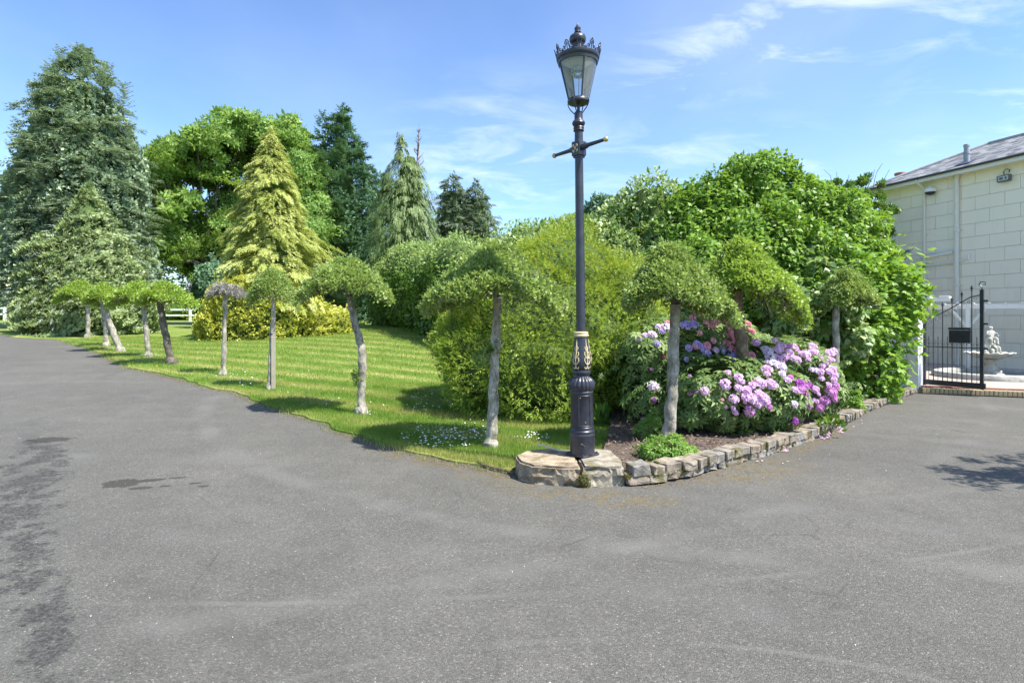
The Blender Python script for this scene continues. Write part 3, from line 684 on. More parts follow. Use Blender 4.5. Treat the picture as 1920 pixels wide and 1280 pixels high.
mb = MB(); mb.lathe([(.066, zz(637)), (.077, zz(636)), (.080, zz(634)), (.072, zz(632)), (.076, zz(630)), (.076, zz(628.5)), (.05, zz(627))], 32); mb.build('gold_ring', gold, lamp, True)
mb = MB(); mb.lathe([(.048, zz(628)), (.0455, zz(500)), (.042, zz(298))], 24); mb.build('shaft', BP, lamp, True)
# cross block and ladder bar
BZ = zz(285); cr, sr = math.cos(ROT), math.sin(ROT)
mb = MB(); mb.box((0, 0, BZ), (.105, .105, .15), ROT, .006); mb.box((0, 0, BZ-.085), (.085, .085, .02), ROT, .004); blk = mb.build('cross_block', BP, lamp)
em = MB(); nx_, ny_ = -math.sin(ROT), math.cos(ROT)         # face directions
fx, fy = (math.sin(ROT), -math.cos(ROT))
def onface(u, w, d=.055): return (cr*u+fx*d, sr*u+fy*d, BZ+w)
for (su, sw) in ((1, 1), (1, -1), (-1, 1), (-1, -1)):
    em.tube([onface(0, 0), onface(su*.014, sw*.017), onface(su*.028, sw*.034)], [.006, .004, .009], 6)
    em.tube([onface(su*.012, sw*.036), onface(su*.026, sw*.036), onface(su*.032, sw*.028), onface(su*.032, sw*.012)], [.005, .006, .006, .005], 6)
em.sphere(onface(0, 0), .009, 8, 6); em.build('emblem', gold, blk, True)
bar = MB(); bar.tube([(cr*t*.345, sr*t*.345, BZ+.012) for t in (-1, -.35, -.33, -.16, -.16, .16, .16, .33, .35, 1)], [.0165, .021, .028, .036, .045, .045, .036, .028, .021, .0165], 16)
lb = bar.build('ladder_bar', BP, lamp, True)
for sg in (-1, 1): k = MB(); k.sphere((cr*sg*.36, sr*sg*.36, BZ+.012), .026, 14, 10); k.build('ball_end', brass, lb, True)
mb = MB(); mb.lathe([(.044, zz(273)), (.042, zz(253)), (.052, zz(252)), (.056, zz(250)), (.050, zz(248)), (.056, zz(246)), (.052, zz(244)), (.047, zz(243)), (.060, zz(240.5)), (.068, zz(237)), (.060, zz(233)), (.046, zz(231)), (.043, zz(229)), (.043, zz(217)), (.038, zz(216))], 28); mb.build('upper_collar', BP, lamp, True)
# scroll brackets under the lantern
for k in range(4):
    a = ROT+math.pi/4*0+k*math.pi/2+rad(20); s_ = MB(); pts = []
    for (r, z) in ((.030, zz(220)), (.052, zz(217)), (.082, zz(211)), (.105, zz(205)), (.118, zz(198)), (.110, zz(193)), (.09, zz(193.5))): pts.append(onring(r, a, z))
    s_.tube(pts, .0055, 6); s_.sphere(onring(.088, a, zz(194)), .009, 8, 6); s_.build('scroll_bracket', BP, lamp, True)
st_ = MB(); st_.lathe([(.016, zz(218)), (.016, zz(200)), (.05, zz(199))], 12); st_.build('stem', BP, lamp, True)
ZB, ZT = zz(193), zz(121)
lan = MB(); lan.lathe([(.03, zz(200)), (.10, zz(200)), (.112, zz(198)), (.112, zz(194)), (.104, zz(192)), (.09, zz(192))], 40); lo = lan.build('lantern_base', BP, lamp, True)
gls = MB(); gls.lathe([(.104, ZB), (.198, ZT)], 48, caps=False); gls.build('glass', GLASS, lamp, True)
for k in range(4):
    a = ROT+rad(-28)+k*math.pi/2; p0 = Vector(onring(.107, a, ZB)); p1 = Vector(onring(.201, a, ZT)); w_ = Vector((-math.sin(a), math.cos(a), 0))*.008; o_ = Vector((math.cos(a), math.sin(a), 0))*.005
    mb = MB(); mb.add([p0-w_-o_, p0+w_-o_, p0+w_+o_, p0-w_+o_, p1-w_-o_, p1+w_-o_, p1+w_+o_, p1-w_+o_], [(3, 2, 1, 0), (4, 5, 6, 7), (0, 1, 5, 4), (1, 2, 6, 5), (2, 3, 7, 6), (3, 0, 4, 7)]); mb.build('glazing_bar', BP, lamp)
tp = MB(); tp.lathe([(.193, ZT-.03), (.203, ZT-.03), (.208, ZT), (.215, ZT+.005), (.222, ZT+.03), (.222, ZT+.045), (.212, ZT+.05), (.203, ZT+.045), (.198, ZT)], 56, caps=False); tp.build('top_ring', BP, lamp, True)
inner = MB(); inner.lathe([(.20, ZT+.015), (.15, ZT-.01), (.10, ZT-.045), (.05, ZT-.062), (.005, ZT-.067)], 32, caps=False); inner.build('reflector', plain('white_enamel', (.62, .63, .62), .4, var=.05), lamp, True)
bulb = MB(); bulb.lathe([(.01, ZT-.17), (.045, ZT-.16), (.07, ZT-.12), (.075, ZT-.08), (.05, ZT-.055)], 24); bulb.build('lamp_bowl', GLASS, lamp, True)
rod = MB(); rod.tube([(.0, .0, ZB-.01), (.01, 0, ZT-.16)], .004, 6); rod.build('cable_rod', plain('grey_metal', (.35, .36, .37), .4, metal=.5), lamp)
rf = MB(); rf.lathe([(.213, ZT+.045), (.19, ZT+.062), (.14, ZT+.095), (.085, ZT+.12), (.062, ZT+.13), (.058, zz(88)), (.075, zz(86)), (.082, zz(84)), (.088, zz(79)), (.080, zz(74)), (.055, zz(71)), (.030, zz(69.5)), (.028, zz(68.5)), (.038, zz(67)), (.030, zz(65.5)), (.030, zz(62)), (.034, zz(59)), (.026, zz(57)), (.014, zz(54)), (.006, zz(50)), (.002, zz(47))], 36, flute=(8, 9, 14, .05)); rf.build('roof_and_finial', BP, lamp, True)
# pierced cresting
for k in range(11):
    a = 2*math.pi*k/11+.1; c_ = MB(); r = .218
    def cp(s_, z_, out=0): z_ = z_*1.3; s_ = s_*.92; return onring(r+.25*z_+out, a+s_/r, ZT+.045+z_)
    c_.tube([cp(-.066, 0), cp(-.05, .012), cp(-.034, .012), cp(-.03, .024), cp(-.042, .03), cp(-.05, .02)], .005, 5)
    c_.tube([cp(.066, 0), cp(.05, .012), cp(.034, .012), cp(.03, .024), cp(.042, .03), cp(.05, .02)], .005, 5)
    c_.tube([cp(-.03, .005), cp(-.02, .03), cp(-.022, .05), cp(-.006, .066), cp(0, .074), cp(.006, .066), cp(.022, .05), cp(.02, .03), cp(.03, .005)], .0055, 5)
    c_.tube([cp(0, .0), cp(0, .03), cp(-.009, .042), cp(0, .055), cp(.009, .042), cp(0, .03)], .005, 5)
    c_.tube([cp(-.068, 0), cp(-.066, .018)], .0045, 5)
    c_.build('cresting', BP, lamp)
grey = plain('grey_cable', (.42, .41, .38), .6, var=.1)
cb = MB(); a = [(.62, 5.93, .212), (.52, 5.96, .215), (.42, 5.99, .235), (.33, 6.03, .258), (.28, 6.05, .262), (.275, 6.06, .235)]; cb.tube(a, .0075, 6)
tag(cb.build('grey_cable', grey, smooth=True), 'short grey cable curling out from the foot of the lamp post', 'cable')

# ------------------------------------------------------------ house
def rendermat(name, c):
    m, nt, b, o = newmat(name); g = geopos(nt)
    st = noise(nt, g, 1.1, 5, .6); gr = nt.nodes.new('ShaderNodeMapping'); nt.links.new(g, gr.inputs[0]); gr.inputs['Scale'].default_value = (5, 5, .5)
    run = noise(nt, gr.outputs[0], 1.2, 5, .6)
    cc = mix(nt, ramp(nt, st, [(.35, 0), (.7, .22)]), c, [q*.8 for q in c]); cc = mix(nt, ramp(nt, run, [(.55, 0), (.8, .2)]), cc, (.42, .38, .30))
    nt.links.new(cc, b.inputs['Base Color']); b.inputs['Roughness'].default_value = .75; b.inputs['Specular IOR Level'].default_value = .3
    bump(nt, b, noise(nt, g, 70, 4), .25, .006); return m
CR = rendermat('cream_render', (.88, .81, .66)); JT = plain('render_joint', (.68, .62, .51), .9, var=.1)
WP = plain('white_paint', (.78, .78, .75), .5, var=.04, scale=3); CPP = plain('cream_pipe', (.70, .67, .58), .45, var=.05)
HA = np.array([.331, -.944]); house = empty('house', (13.35, 20.7, .1), 'two storey cream rendered house with grey slate hipped roof and downpipes', 'house', rz=math.atan2(-.944, .331))
HZ = 6.2-.1          # wall top above root
wall = MB(); wall.box((5.5, 2.46, HZ/2), (10.98, 4.9, HZ)); wall_o = wall.build('wall', JT, house)
CH = .41; blm = {}
def block(w, hh_):
    k = (round(w, 3), round(hh_, 3))
    if k not in blm: mb = MB(); mb.box((0, 0, 0), (w-.009, .03, hh_-.009), bev=.004); blm[k] = mb.mesh('wall_block', CR)
    return blm[k]
ncr = 15; cnt = 0
for r in range(ncr):
    zt = HZ-r*CH; zb = max(0.0, zt-CH)
    if zt-zb < .05: break
    x = 0; off = .40 if r % 2 else 0
    if off: first = .40
    else: first = .8
    widths = [first]
    while x < 8.8:
        w = widths[0] if x == 0 else .8
        w = min(w, 9.0-x)
        link('wall_block', block(w, zt-zb), wall_o, (x+w/2, -.005, (zt+zb)/2)); x += w; cnt += 1
# roof: hip end on the left
SL = plain('slate', (.20, .195, .215), .5, var=.3, scale=2.2); 
m, nt, b, o = newmat('roof_slate'); oi = nt.nodes.new('ShaderNodeObjectInfo'); at_ = nt.nodes.new('ShaderNodeAttribute'); at_.attribute_name = 'rnd'; g = geopos(nt)
fr_ = M(nt, 'FRACT', M(nt, 'ADD', M(nt, 'MULTIPLY', oi.outputs['Random'], 7.0), at_.outputs['Fac']))
c = ramp(nt, fr_, [(0, (.09, .09, .095)), (.5, (.18, .18, .18)), (1, (.33, .325, .31))])
c = mix(nt, ramp(nt, noise(nt, g, 3, 5, .65), [(.5, 0), (.72, .55)]), c, (.36, .345, .33)); nt.links.new(c, b.inputs['Base Color']); b.inputs['Roughness'].default_value = .5; RS = m
OV = .42; EZ = HZ+.06; RISE = 1.30; RUN = 2.45+OV
roof = MB(); L0, L1 = -OV, 11.0
A_, B_, C2, D2 = (L0, -OV, EZ), (L1, -OV, EZ), (L1, 4.9+OV, EZ), (L0, 4.9+OV, EZ); RA_, RB_ = (L0+RUN*.88, 2.45, EZ+RISE), (L1, 2.45, EZ+RISE)
roof.add([A_, B_, C2, D2, RA_, RB_], [(0, 1, 5, 4), (2, 3, 4, 5), (3, 0, 4), (1, 2, 5), (3, 2, 1, 0)]); ro = roof.build('roof', plain('roof_deck', (.10, .10, .11), .8), house)
sl_ang = math.atan2(RISE, RUN); cs, sn = math.cos(sl_ang), math.sin(sl_ang); SLOPE = math.hypot(RISE, RUN)
mbs = MB(); mbs.box((0, .13, 0), (.228, .27, .008)); slm = mbs.mesh('slate', RS)
rows = int(SLOPE/.165); spots = []
for r in range(rows):
    s_ = r*.165
    hipx = L0+(RUN*.88)*(s_/SLOPE)
    k = int((L1-hipx)/.235)
    for i_ in range(k+1):
        x = L0+(.1175 if r % 2 else 0)+.235*i_+.12
        if x < hipx+.04 or x > L1-.1: continue
        spots.append((x, -OV+cs*s_, EZ+sn*s_+.012))
spots.sort(key=lambda p: abs(p[0]-2.2)*1.0+abs(p[1]-.3)*.8)
rest = MB()
for i_, p in enumerate(spots):
    tl = sl_ang-.035+random.uniform(-.012, .012)
    if i_ < 300: link('slate', slm, ro, (p[0], p[1], p[2]+.006), (tl, random.uniform(-.01, .01), 0))
    else: rest.box((p[0], p[1]+.13*math.cos(tl), p[2]+.006+.13*math.sin(tl)), (.228, .27, .008), m=None) if False else rest.add([(p[0]+x_*.114, p[1]+y_*.27*math.cos(tl), p[2]+.006+y_*.27*math.sin(tl)+t_*.008) for t_ in (0, 1) for (x_, y_) in ((-1, 0), (1, 0), (1, 1), (-1, 1))], [(3, 2, 1, 0), (4, 5, 6, 7), (0, 1, 5, 4), (1, 2, 6, 5), (2, 3, 7, 6), (3, 0, 4, 7)])
rme = rest.mesh('slate_field', RS); aa = rme.attributes.new('rnd', 'FLOAT', 'POINT'); aa.data.foreach_set('value', np.repeat(R.rand(len(rme.vertices)//8), 8).astype(np.float32)); so = link('slate_field', rme, ro); so['kind'] = 'stuff'
lead = plain('lead', (.30, .32, .35), .5, var=.15)
hp = MB(); hp.tube([Vector(A_)+Vector((.02, .02, .04)), Vector(RA_)+Vector((0, 0, .045))], .05, 8); hp.tube([Vector(RA_)+Vector((0, 0, .045)), Vector(RB_)+Vector((0, 0, .045))], .055, 8); hp.build('ridge_capping', lead, ro)
fas = MB(); fas.box(((L0+L1)/2, -OV-.012, EZ-.07), (L1-L0, .024, .15)); fas.box((L0-.012, 2.45, EZ-.07), (.024, 4.9+2*OV+.048, .15)); fas.build('fascia', WP, house)
sf = MB(); sf.box(((L0+L1)/2, -OV/2, EZ-.08), (L1-L0-.01, OV-.01, .02)); sf.box((L0/2, 2.45, EZ-.085), (OV-.02, 4.9, .02)); sf.build('soffit', WP, house)
gt = MB(); gt.box(((L0+L1)/2-.03, -OV-.075, EZ-.01), (L1-L0+.1, .10, .065), bev=.02); gt.box((L0-.075, 2.45, EZ-.01), (.10, 5.6, .065), bev=.02); gt.build('gutter', plain('gutter_dark', (.045, .045, .05), .5), house)
def dpipe(x, r, z0_, z1_, cl=True):
    p = MB(); p.tube([(x, -.02-r-.03, z0_), (x, -.02-r-.03, z1_)], r, 14)
    for zc_ in np.arange(z0_+.8, z1_, 1.75): p.lathe([(r*1.12, zc_-.05), (r*1.3, zc_-.03), (r*1.3, zc_+.03), (r*1.12, zc_+.05)], 14, (x, -.02-r-.03, 0)); p.box((x, -.02, zc_), (r*4, .02, .04))
    return p
d1 = dpipe(1.69, .042, 0, EZ-.36); d1.tube([(1.69, -.092, EZ-.37), (1.69, -.13, EZ-.28), (1.69, -.44, EZ-.14), (1.69, -.49, EZ-.05)], .042, 12); d1.build('downpipe', CPP, house, True)
d2 = dpipe(2.72, .066, 0, EZ-.1); d2.build('downpipe', CPP, house, True)
wp = MB(); wp.tube([(2.62, -.115, 3.62), (1.9, -.115, 3.56), (1.5, -.115, 3.54)], .045, 12); wp.build('waste_pipe', WP, house, True)
wp = MB(); wp.tube([(3.05, -.09, 3.5), (3.05, -.09, 3.36), (2.9, -.09, 3.34), (2.0, -.09, 3.28), (1.6, -.09, 3.26)], .026, 10); wp.build('waste_pipe', WP, house, True)
# window edge low on the right part
wnd = MB(); wnd.box((4.62, -.03, 1.1), (.13, .06, 1.5), bev=.01); wnd.build('door_frame', WP, house)
# vent on the roof
vp = MB(); vy = .15; vz_ = EZ+(vy+OV)/RUN*RISE; vp.lathe([(.085, vz_-.05), (.085, vz_+.28), (.10, vz_+.29), (.10, vz_+.36), (.075, vz_+.37), (.075, vz_+.52), (.09, vz_+.53), (.085, vz_+.60), (.03, vz_+.63)], 20, (2.85, vy, 0)); vp.build('roof_vent', lead, ro, True)
vf = MB(); vf.box((2.85, vy-.05, vz_+.03), (.42, .36, .012), m=Matrix.Rotation(sl_ang, 4, 'X')); vf.build('vent_flashing', plain('lead_dark', (.06, .07, .12), .5), ro)
# chimney with clay pot beyond the hip
CB = plain('chimney_brick', (.30, .15, .10), .85, var=.25, scale=8); TC = plain('terracotta', (.42, .17, .10), .7, var=.2)
ch = MB(); ch.box((-.35, 1.55, 3.1), (.6, .7, 6.2)); ch.box((-.35, 1.55, 6.24), (.7, .8, .1)); cho = ch.build('chimney', CB, house)
pt_ = MB(); pt_.lathe([(.15, 6.29), (.145, 6.55), (.17, 6.60), (.17, 6.64), (.14, 6.66), (.145, 6.90), (.19, 6.93), (.19, 7.0), (.14, 7.01)], 20, (-.35, 1.55, 0)); pt_.build('chimney_pot', TC, cho, True)
# security dome camera
sc_ = empty('security_camera', (13.35+.331*1.95, 20.7-.944*1.95, 5.82), 'white dome security camera with dark lower half under the eaves', 'security camera', rz=house.rotation_euler.z)
mb = MB(); mb.tube([(0, -.02, .12), (0, -.12, .16), (0, -.19, .16), (0, -.19, .10)], .022, 8); mb.box((0, -.01, .12), (.1, .03, .12)); mb.build('bracket', WP, sc_, True)
mb = MB(); mb.lathe([(.165, -.05), (.168, 0), (.15, .06), (.10, .10), (.03, .115)], 24, (0, -.19, 0)); mb.build('housing', WP, sc_, True)
mb = MB(); mb.lathe([(.02, -.15), (.08, -.135), (.13, -.10), (.152, -.05)], 24, (0, -.19, 0)); mb.build('dome', BP, sc_, True)
# floodlight
fl = empty('floodlight', (13.35+.331*4.05, 20.7-.944*4.05, 5.72), 'small grey floodlight on a hooked arm near the eaves', 'floodlight', rz=house.rotation_euler.z)
dk = plain('dark_grey_metal', (.10, .12, .12), .5)
mb = MB(); mb.tube([(.06, -.02, .20), (.10, -.06, .27), (.04, -.12, .29), (-.02, -.14, .22), (0, -.14, .13)], .014, 8); mb.build('arm', dk, fl, True)
mb = MB(); mb.box((0, -.14, .02), (.34, .09, .20), bev=.02); bd = mb.build('body', dk, fl)
mb = MB(); mb.box((0, -.187, .02), (.26, .012, .13)); mb.build('lens', plain('lens_glass', (.45, .47, .45), .2), bd)
mb = MB(); mb.box((-.05, -.196, .02), (.09, .012, .07)); mb.box((.07, -.196, .02), (.05, .012, .07)); mb.build('led_chip', dk, bd)

# lean-to with slate roof, half hidden behind the fig
lt = empty('lean_to', (12.0, 19.6, .1), 'low lean-to with dark slate roof half hidden behind the fig leaves', 'lean-to', rz=house.rotation_euler.z)
mb = MB(); mb.box((0, 0, 1.35), (1.9, 1.6, 2.7)); mb.build('wall', CR, lt)
mb = MB(); mb.add([(-1.1, -1.0, 2.7), (1.1, -1.0, 2.7), (1.1, .9, 3.7), (-1.1, .9, 3.7), (-1.1, -1.0, 2.78), (1.1, -1.0, 2.78), (1.1, .9, 3.78), (-1.1, .9, 3.78)], [(3, 2, 1, 0), (4, 5, 6, 7), (0, 1, 5, 4), (1, 2, 6, 5), (2, 3, 7, 6), (3, 0, 4, 7)]); lr = mb.build('roof', SL, lt)
for r in range(8):
    for i_ in range(8): link('slate', slm, lr, (-.95+.26*i_+(.13 if r % 2 else 0)*.6, -1.0+r*.235, 2.8+r*.124), (rad(26), 0, 0))

# ------------------------------------------------------------ terrace, step, gate
m, nt, b, o = newmat('terrace_paving'); g = geopos(nt)
mpn = nt.nodes.new('ShaderNodeMapping'); nt.links.new(g, mpn.inputs[0]); mpn.inputs['Rotation'].default_value = (0, 0, rad(20))
br = nt.nodes.new('ShaderNodeTexBrick'); nt.links.new(mpn.outputs[0], br.inputs[0]); br.inputs['Scale'].default_value = 2.4; br.inputs['Color1'].default_value = (.36, .27, .215, 1); br.inputs['Color2'].default_value = (.42, .36, .31, 1); br.inputs['Mortar'].default_value = (.2, .17, .14, 1); br.inputs['Mortar Size'].default_value = .012
c = mix(nt, ramp(nt, noise(nt, g, 2, 5), [(.4, 0), (.7, .4)]), br.outputs[0], (.5, .45, .38)); nt.links.new(c, b.inputs['Base Color']); b.inputs['Roughness'].default_value = .85
SA = Vector((8.70, 12.06, 0)); SD = Vector((1.62, -.64, 0)).normalized(); SN = Vector((-SD.y, SD.x, 0))
tp_ = [(SA+SN*.24)[:2], (SA+SD*7+SN*.24)[:2], (24, 14)[:2], (24, 24), (11, 24), (9.3, 16)]
mb = MB(); n = len(tp_); mb.add([(x, y, .125) for x, y in tp_]+[(x, y, -.05) for x, y in tp_], [tuple(range(n))]+[(i_, n+i_, n+(i_+1) % n, (i_+1) % n) for i_ in range(n)])
mb.build('terrace', m)['kind'] = 'structure'
stp = empty('brick_step', (SA.x, SA.y, 0), 'low step edged with yellowish bricks on edge below the iron gate', 'step', rz=math.atan2(SD.y, SD.x))
sb = MB(); sb.box((2.3, .16, .052), (4.7, .20, .10)); sb.build('step_core', plain('mortar', (.22, .19, .15), .9), stp)
BK = plain('step_brick', (.36, .29, .17), .85, var=.3, scale=18)
mb = MB(); mb.box((0, 0, 0), (.065, .20, .105), bev=.006); bme = mb.mesh('brick', BK)
for i_ in range(60): link('brick', bme, stp, (.04+i_*.0765, .115+random.uniform(-.004, .004), .072+random.uniform(-.003, .003)), (0, 0, random.uniform(-.02, .02)))
mb = MB(); mb.box((2.35, .30, .133), (4.6, .14, .04), bev=.008); mb.build('threshold', plain('red_tile', (.22, .09, .06), .7, var=.3), stp)

# gate pillar and wall
PW = rendermat('white_render', (.76, .76, .74))
pil = empty('gate_pillar', (8.67, 12.15, 0), 'white rendered wall end beside the fig bush that carries the gate', 'pillar')
c0 = Vector((0, 0, 0)); u = Vector((.38, .35, 0)); v_ = Vector((-.26, .29, 0))
mb = MB(); pp = [c0, u, u+v_, v_]; mb.add([(p.x, p.y, -.02) for p in pp]+[(p.x, p.y, 1.93) for p in pp], [(3, 2, 1, 0), (4, 5, 6, 7)]+[(i_, (i_+1) % 4, 4+(i_+1) % 4, 4+i_) for i_ in range(4)]); mb.build('shaft', PW, pil)
mb = MB(); cc_ = (u+v_)/2; pp = [cc_+(p-cc_)*1.16 for p in pp]; mb.add([(p.x, p.y, 1.932) for p in pp]+[(p.x, p.y, 2.0) for p in pp], [(3, 2, 1, 0), (4, 5, 6, 7)]+[(i_, (i_+1) % 4, 4+(i_+1) % 4, 4+i_) for i_ in range(4)]); mb.build('cap', PW, pil)
gw = MB(); gw.box((-1.0, .62, .95), (1.9, .2, 1.9), rad(-32)); o = gw.build('garden_wall', PW, loc=(8.75, 12.3, 0)); tag(o, 'white garden wall running back behind the fig bush', 'wall')
# wall lantern on the pillar
wlt = empty('wall_lantern', (9.16, 12.62, 2.02), 'small black lantern on a curled bracket above the gate pillar', 'lantern')
mb = MB(); mb.tube([(-.08, -.1, -.06), (-.02, -.05, .0), (.02, 0, .02), (.03, 0, .07)], .012, 6); mb.tube([(-.08, -.1, -.02), (-.13, -.1, -.07), (-.1, -.08, -.12), (-.05, -.06, -.08)], .008, 6); mb.build('bracket', BP, wlt)
mb = MB(); mb.lathe([(.045, .07), (.045, .08), (.085, .21)], 6, (.03, 0, 0), caps=False); mb.build('glass', GLASS, wlt)
mb = MB(); mb.lathe([(.03, .06), (.05, .065), (.05, .08), (.03, .08)], 6, (.03, 0, 0)); mb.lathe([(.10, .21), (.10, .225), (.04, .27), (.01, .275), (.012, .30), (.002, .32)], 6, (.03, 0, 0))
for k in range(6):
    a = math.pi*k/3; mb.tube([(.03+.047*math.cos(a), .047*math.sin(a), .075), (.03+.088*math.cos(a), .088*math.sin(a), .212)], .005, 5)
mb.build('frame', BP, wlt)
# gate leaf
GA = Vector((9.03, 12.46, .19)); GB = Vector((9.60, 11.62, .19)); gd = (GB-GA); GWid = gd.length
gate = empty('iron_gate', GA, 'black wrought iron gate leaf with spiked bars and sloping top rail', 'gate', rz=math.atan2(gd.y, gd.x))
def gpost(x, z1_, w): mb = MB(); mb.box((x, 0, z1_/2-.02), (w, w, z1_+.04)); return mb.build('gate_post', BP, gate)
hz = lambda x: 1.44+.62*(x/GWid)**1.25       # top rail height
gpost(.0, 1.50, .055); gpost(GWid, 2.0, .06)
mb = MB(); mb.box((GWid/2-.02, 0, .03), (GWid+.16, .055, .11)); mb.build('bottom_rail', BP, gate)
mb = MB(); mb.tube([(x, 0, hz(x)-.06 if x < GWid*.8 else hz(GWid*.8)-.06+(x-GWid*.8)*.25) for x in np.linspace(0, GWid, 12)], .011, 6); tr_ = mb.build('top_rail', BP, gate)
mb = MB(); mb.box((GWid/2, 0, .80), (GWid-.04, .012, .022)); mb.build('middle_rail', BP, gate)
for k in range(1, 6):
    x = GWid*k/6; zt = hz(x)+.06; mb = MB(); mb.tube([(x, 0, .08), (x, 0, zt)], .0105, 6); 
    mb.lathe([(.008, zt-.02), (.020, zt-.015), (.022, zt), (.012, zt+.01), (.03, zt+.045), (.016, zt+.075), (.002, zt+.11)], 6); v0 = mb.v; 
    nb_ = 7*6; mb.v = v0[:-nb_]+[(q[0]+x, q[1], q[2]) for q in v0[-nb_:]]
    mb.build('bar', BP, gate)
for k in range(6):
    x = GWid*(k+.5)/6; mb = MB(); mb.tube([(x, 0, .08), (x, 0, .98)], .006, 5); mb.tube([(x, 0, .98), (x, 0, 1.04)], [.010, .002], 5); mb.build('dog_bar', BP, gate)
for k in range(6):
    x0_, x1_ = GWid*k/6, GWid*(k+1)/6; w = x1_-x0_; mb = MB(); xc = (x0_+x1_)/2
    for sg in (-1, 1):
        c = xc+sg*w*.22; mb.tube([(c+sg*.0+.032*math.cos(t)*(1-t/12), 0, .865+.032*math.sin(t)*(1-t/12)) for t in np.linspace(-.5, 5, 12)], .004, 5)
        zc_ = hz(xc)-.15; mb.tube([(c+.035*math.cos(t+sg)*(1-t/9), 0, zc_+sg*.02+.035*math.sin(t+sg)*(1-t/9)) for t in np.linspace(0, 6, 14)], .004, 5)
    mb.build('scroll', BP, gate)
mb = MB(); mb.tube([(GWid, 0, 2.0), (GWid+.0, 0, 2.05), (GWid-.05, 0, 2.10), (GWid-.02, 0, 2.16), (GWid+.05, 0, 2.15), (GWid+.06, 0, 2.10), (GWid+.02, 0, 2.09)], [.014, .013, .012, .011, .01, .009, .007], 6); mb.build('end_scroll', BP, gate)
mb = MB(); mb.tube([(0, 0, 1.5), (0.02, 0, 1.56), (.07, 0, 1.62), (.04, 0, 1.68), (-.02, 0, 1.67)], [.013, .012, .011, .01, .007], 6); mb.build('end_scroll', BP, gate)
for z_ in (.82, 1.33, 1.80): mb = MB(); mb.box((GWid+.05, 0, z_-.03), (.10, .03, .035)); mb.build('latch', BP, gate)
mb = MB(); mb.box((-.06, 0, 1.45), (.10, .03, .03)); mb.build('hinge', BP, gate)
# letter box
lbx = empty('letter_box', GA+gd*.655+Vector((0, 0, 1.06)), 'black metal letter box fixed to the gate bars', 'letter box', rz=gate.rotation_euler.z)
mb = MB(); mb.box((0, -.055, -.025), (.36, .10, .27), bev=.008); bx_ = mb.build('box', BP, lbx)
mb = MB(); mb.box((0, -.06, .138), (.375, .115, .05), bev=.01); fl_ = mb.build('flap', BP, lbx); mb = MB(); mb.box((0, -.108, .107), (.34, .006, .008)); mb.build('slot_edge', plain('bright_edge', (.4, .4, .4), .4), lbx)

# ------------------------------------------------------------ pergola on the house wall
pg = empty('pergola', (12.5, 15.6, .125), 'white timber pergola with post and braces against the house wall', 'pergola', rz=rad(-42))
def bx1(name, c, d, rz=0, m=None): mb = MB(); mb.box(c, d, rz, .004, m); return mb.build(name, WP, pg)
bx1('post', (0, 0, .87), (.09, .09, 1.74)); bx1('beam', (.15, 0, 1.80), (2.9, .06, .12))
for sg in (-1, 1):
    mb = MB(); mb.tube([(sg*.04, 0, 1.28), (sg*.36, 0, 1.72)], .035, 4); mb.build('brace', WP, pg)
for k in range(9): bx1('rafter', (-1.2+k*.33, .45, 1.885), (.05, 1.15, .045))
bx1('wall_beam', (.15, .98, 1.83), (2.9, .05, .10))
pg2 = empty('porch_canopy', (11.55, 15.9, 2.12), 'short white timber canopy above the left end of the pergola', 'canopy', rz=rad(-42))
mb = MB(); mb.box((0, 0, 0), (1.1, .06, .09), 0, .004); mb.build('beam', WP, pg2)
for k in range(3):
    mb = MB(); mb.box((-.42+k*.42, .35, .075), (.22, .75, .05), 0, .004); mb.build('slat', WP, pg2)

# ------------------------------------------------------------ fountain
FS = stonemat('fountain_stone', (.27, .27, .24), (.44, .44, .40), (.58, .58, .54), .2)
ft = empty('fountain', (12.0, 14.3, .125), 'pale stone cherub fountain with scalloped bowl in a round basin behind the gate', 'fountain')
mb = MB(); mb.lathe([(1.18, 0), (1.18, .08), (1.15, .13), (1.08, .15), (.98, .14), (.95, .10), (.93, .02)], 48, caps=False); mb.build('basin_rim', FS, ft, True)
mb = MB(); mb.lathe([(.94, .04), (.3, .045)], 40, caps=False); mb.build('water', plain('dark_water', (.02, .03, .035), .05, var=.1), ft)
mb = MB(); mb.lathe([(.30, .0), (.30, .09), (.24, .11), (.25, .16), (.21, .20), (.145, .30), (.15, .38), (.19, .42), (.20, .45), (.12, .47)], 24, flute=(5, 7, 10, .08)); mb.build('pedestal', FS, ft, True)
prof = [(.12, .45), (.25, .47), (.40, .53), (.52, .60), (.50, .61), (.36, .56), (.15, .52)]
mb = MB(); seg = 64
for (r, z) in prof:
    for k in range(seg): a = 2*math.pi*k/seg; w = abs(math.sin(a*7)); mb.v.append((r*(1-.07*(1-w)*(r/.5))*math.cos(a), r*(1-.07*(1-w)*(r/.5))*math.sin(a), z+.03*w*(r/.5)))
for j in range(len(prof)-1):
    for k in range(seg): l = (k+1) % seg; mb.f.append((j*seg+k, j*seg+l, (j+1)*seg+l, (j+1)*seg+k))
mb.build('bowl', FS, ft, True)
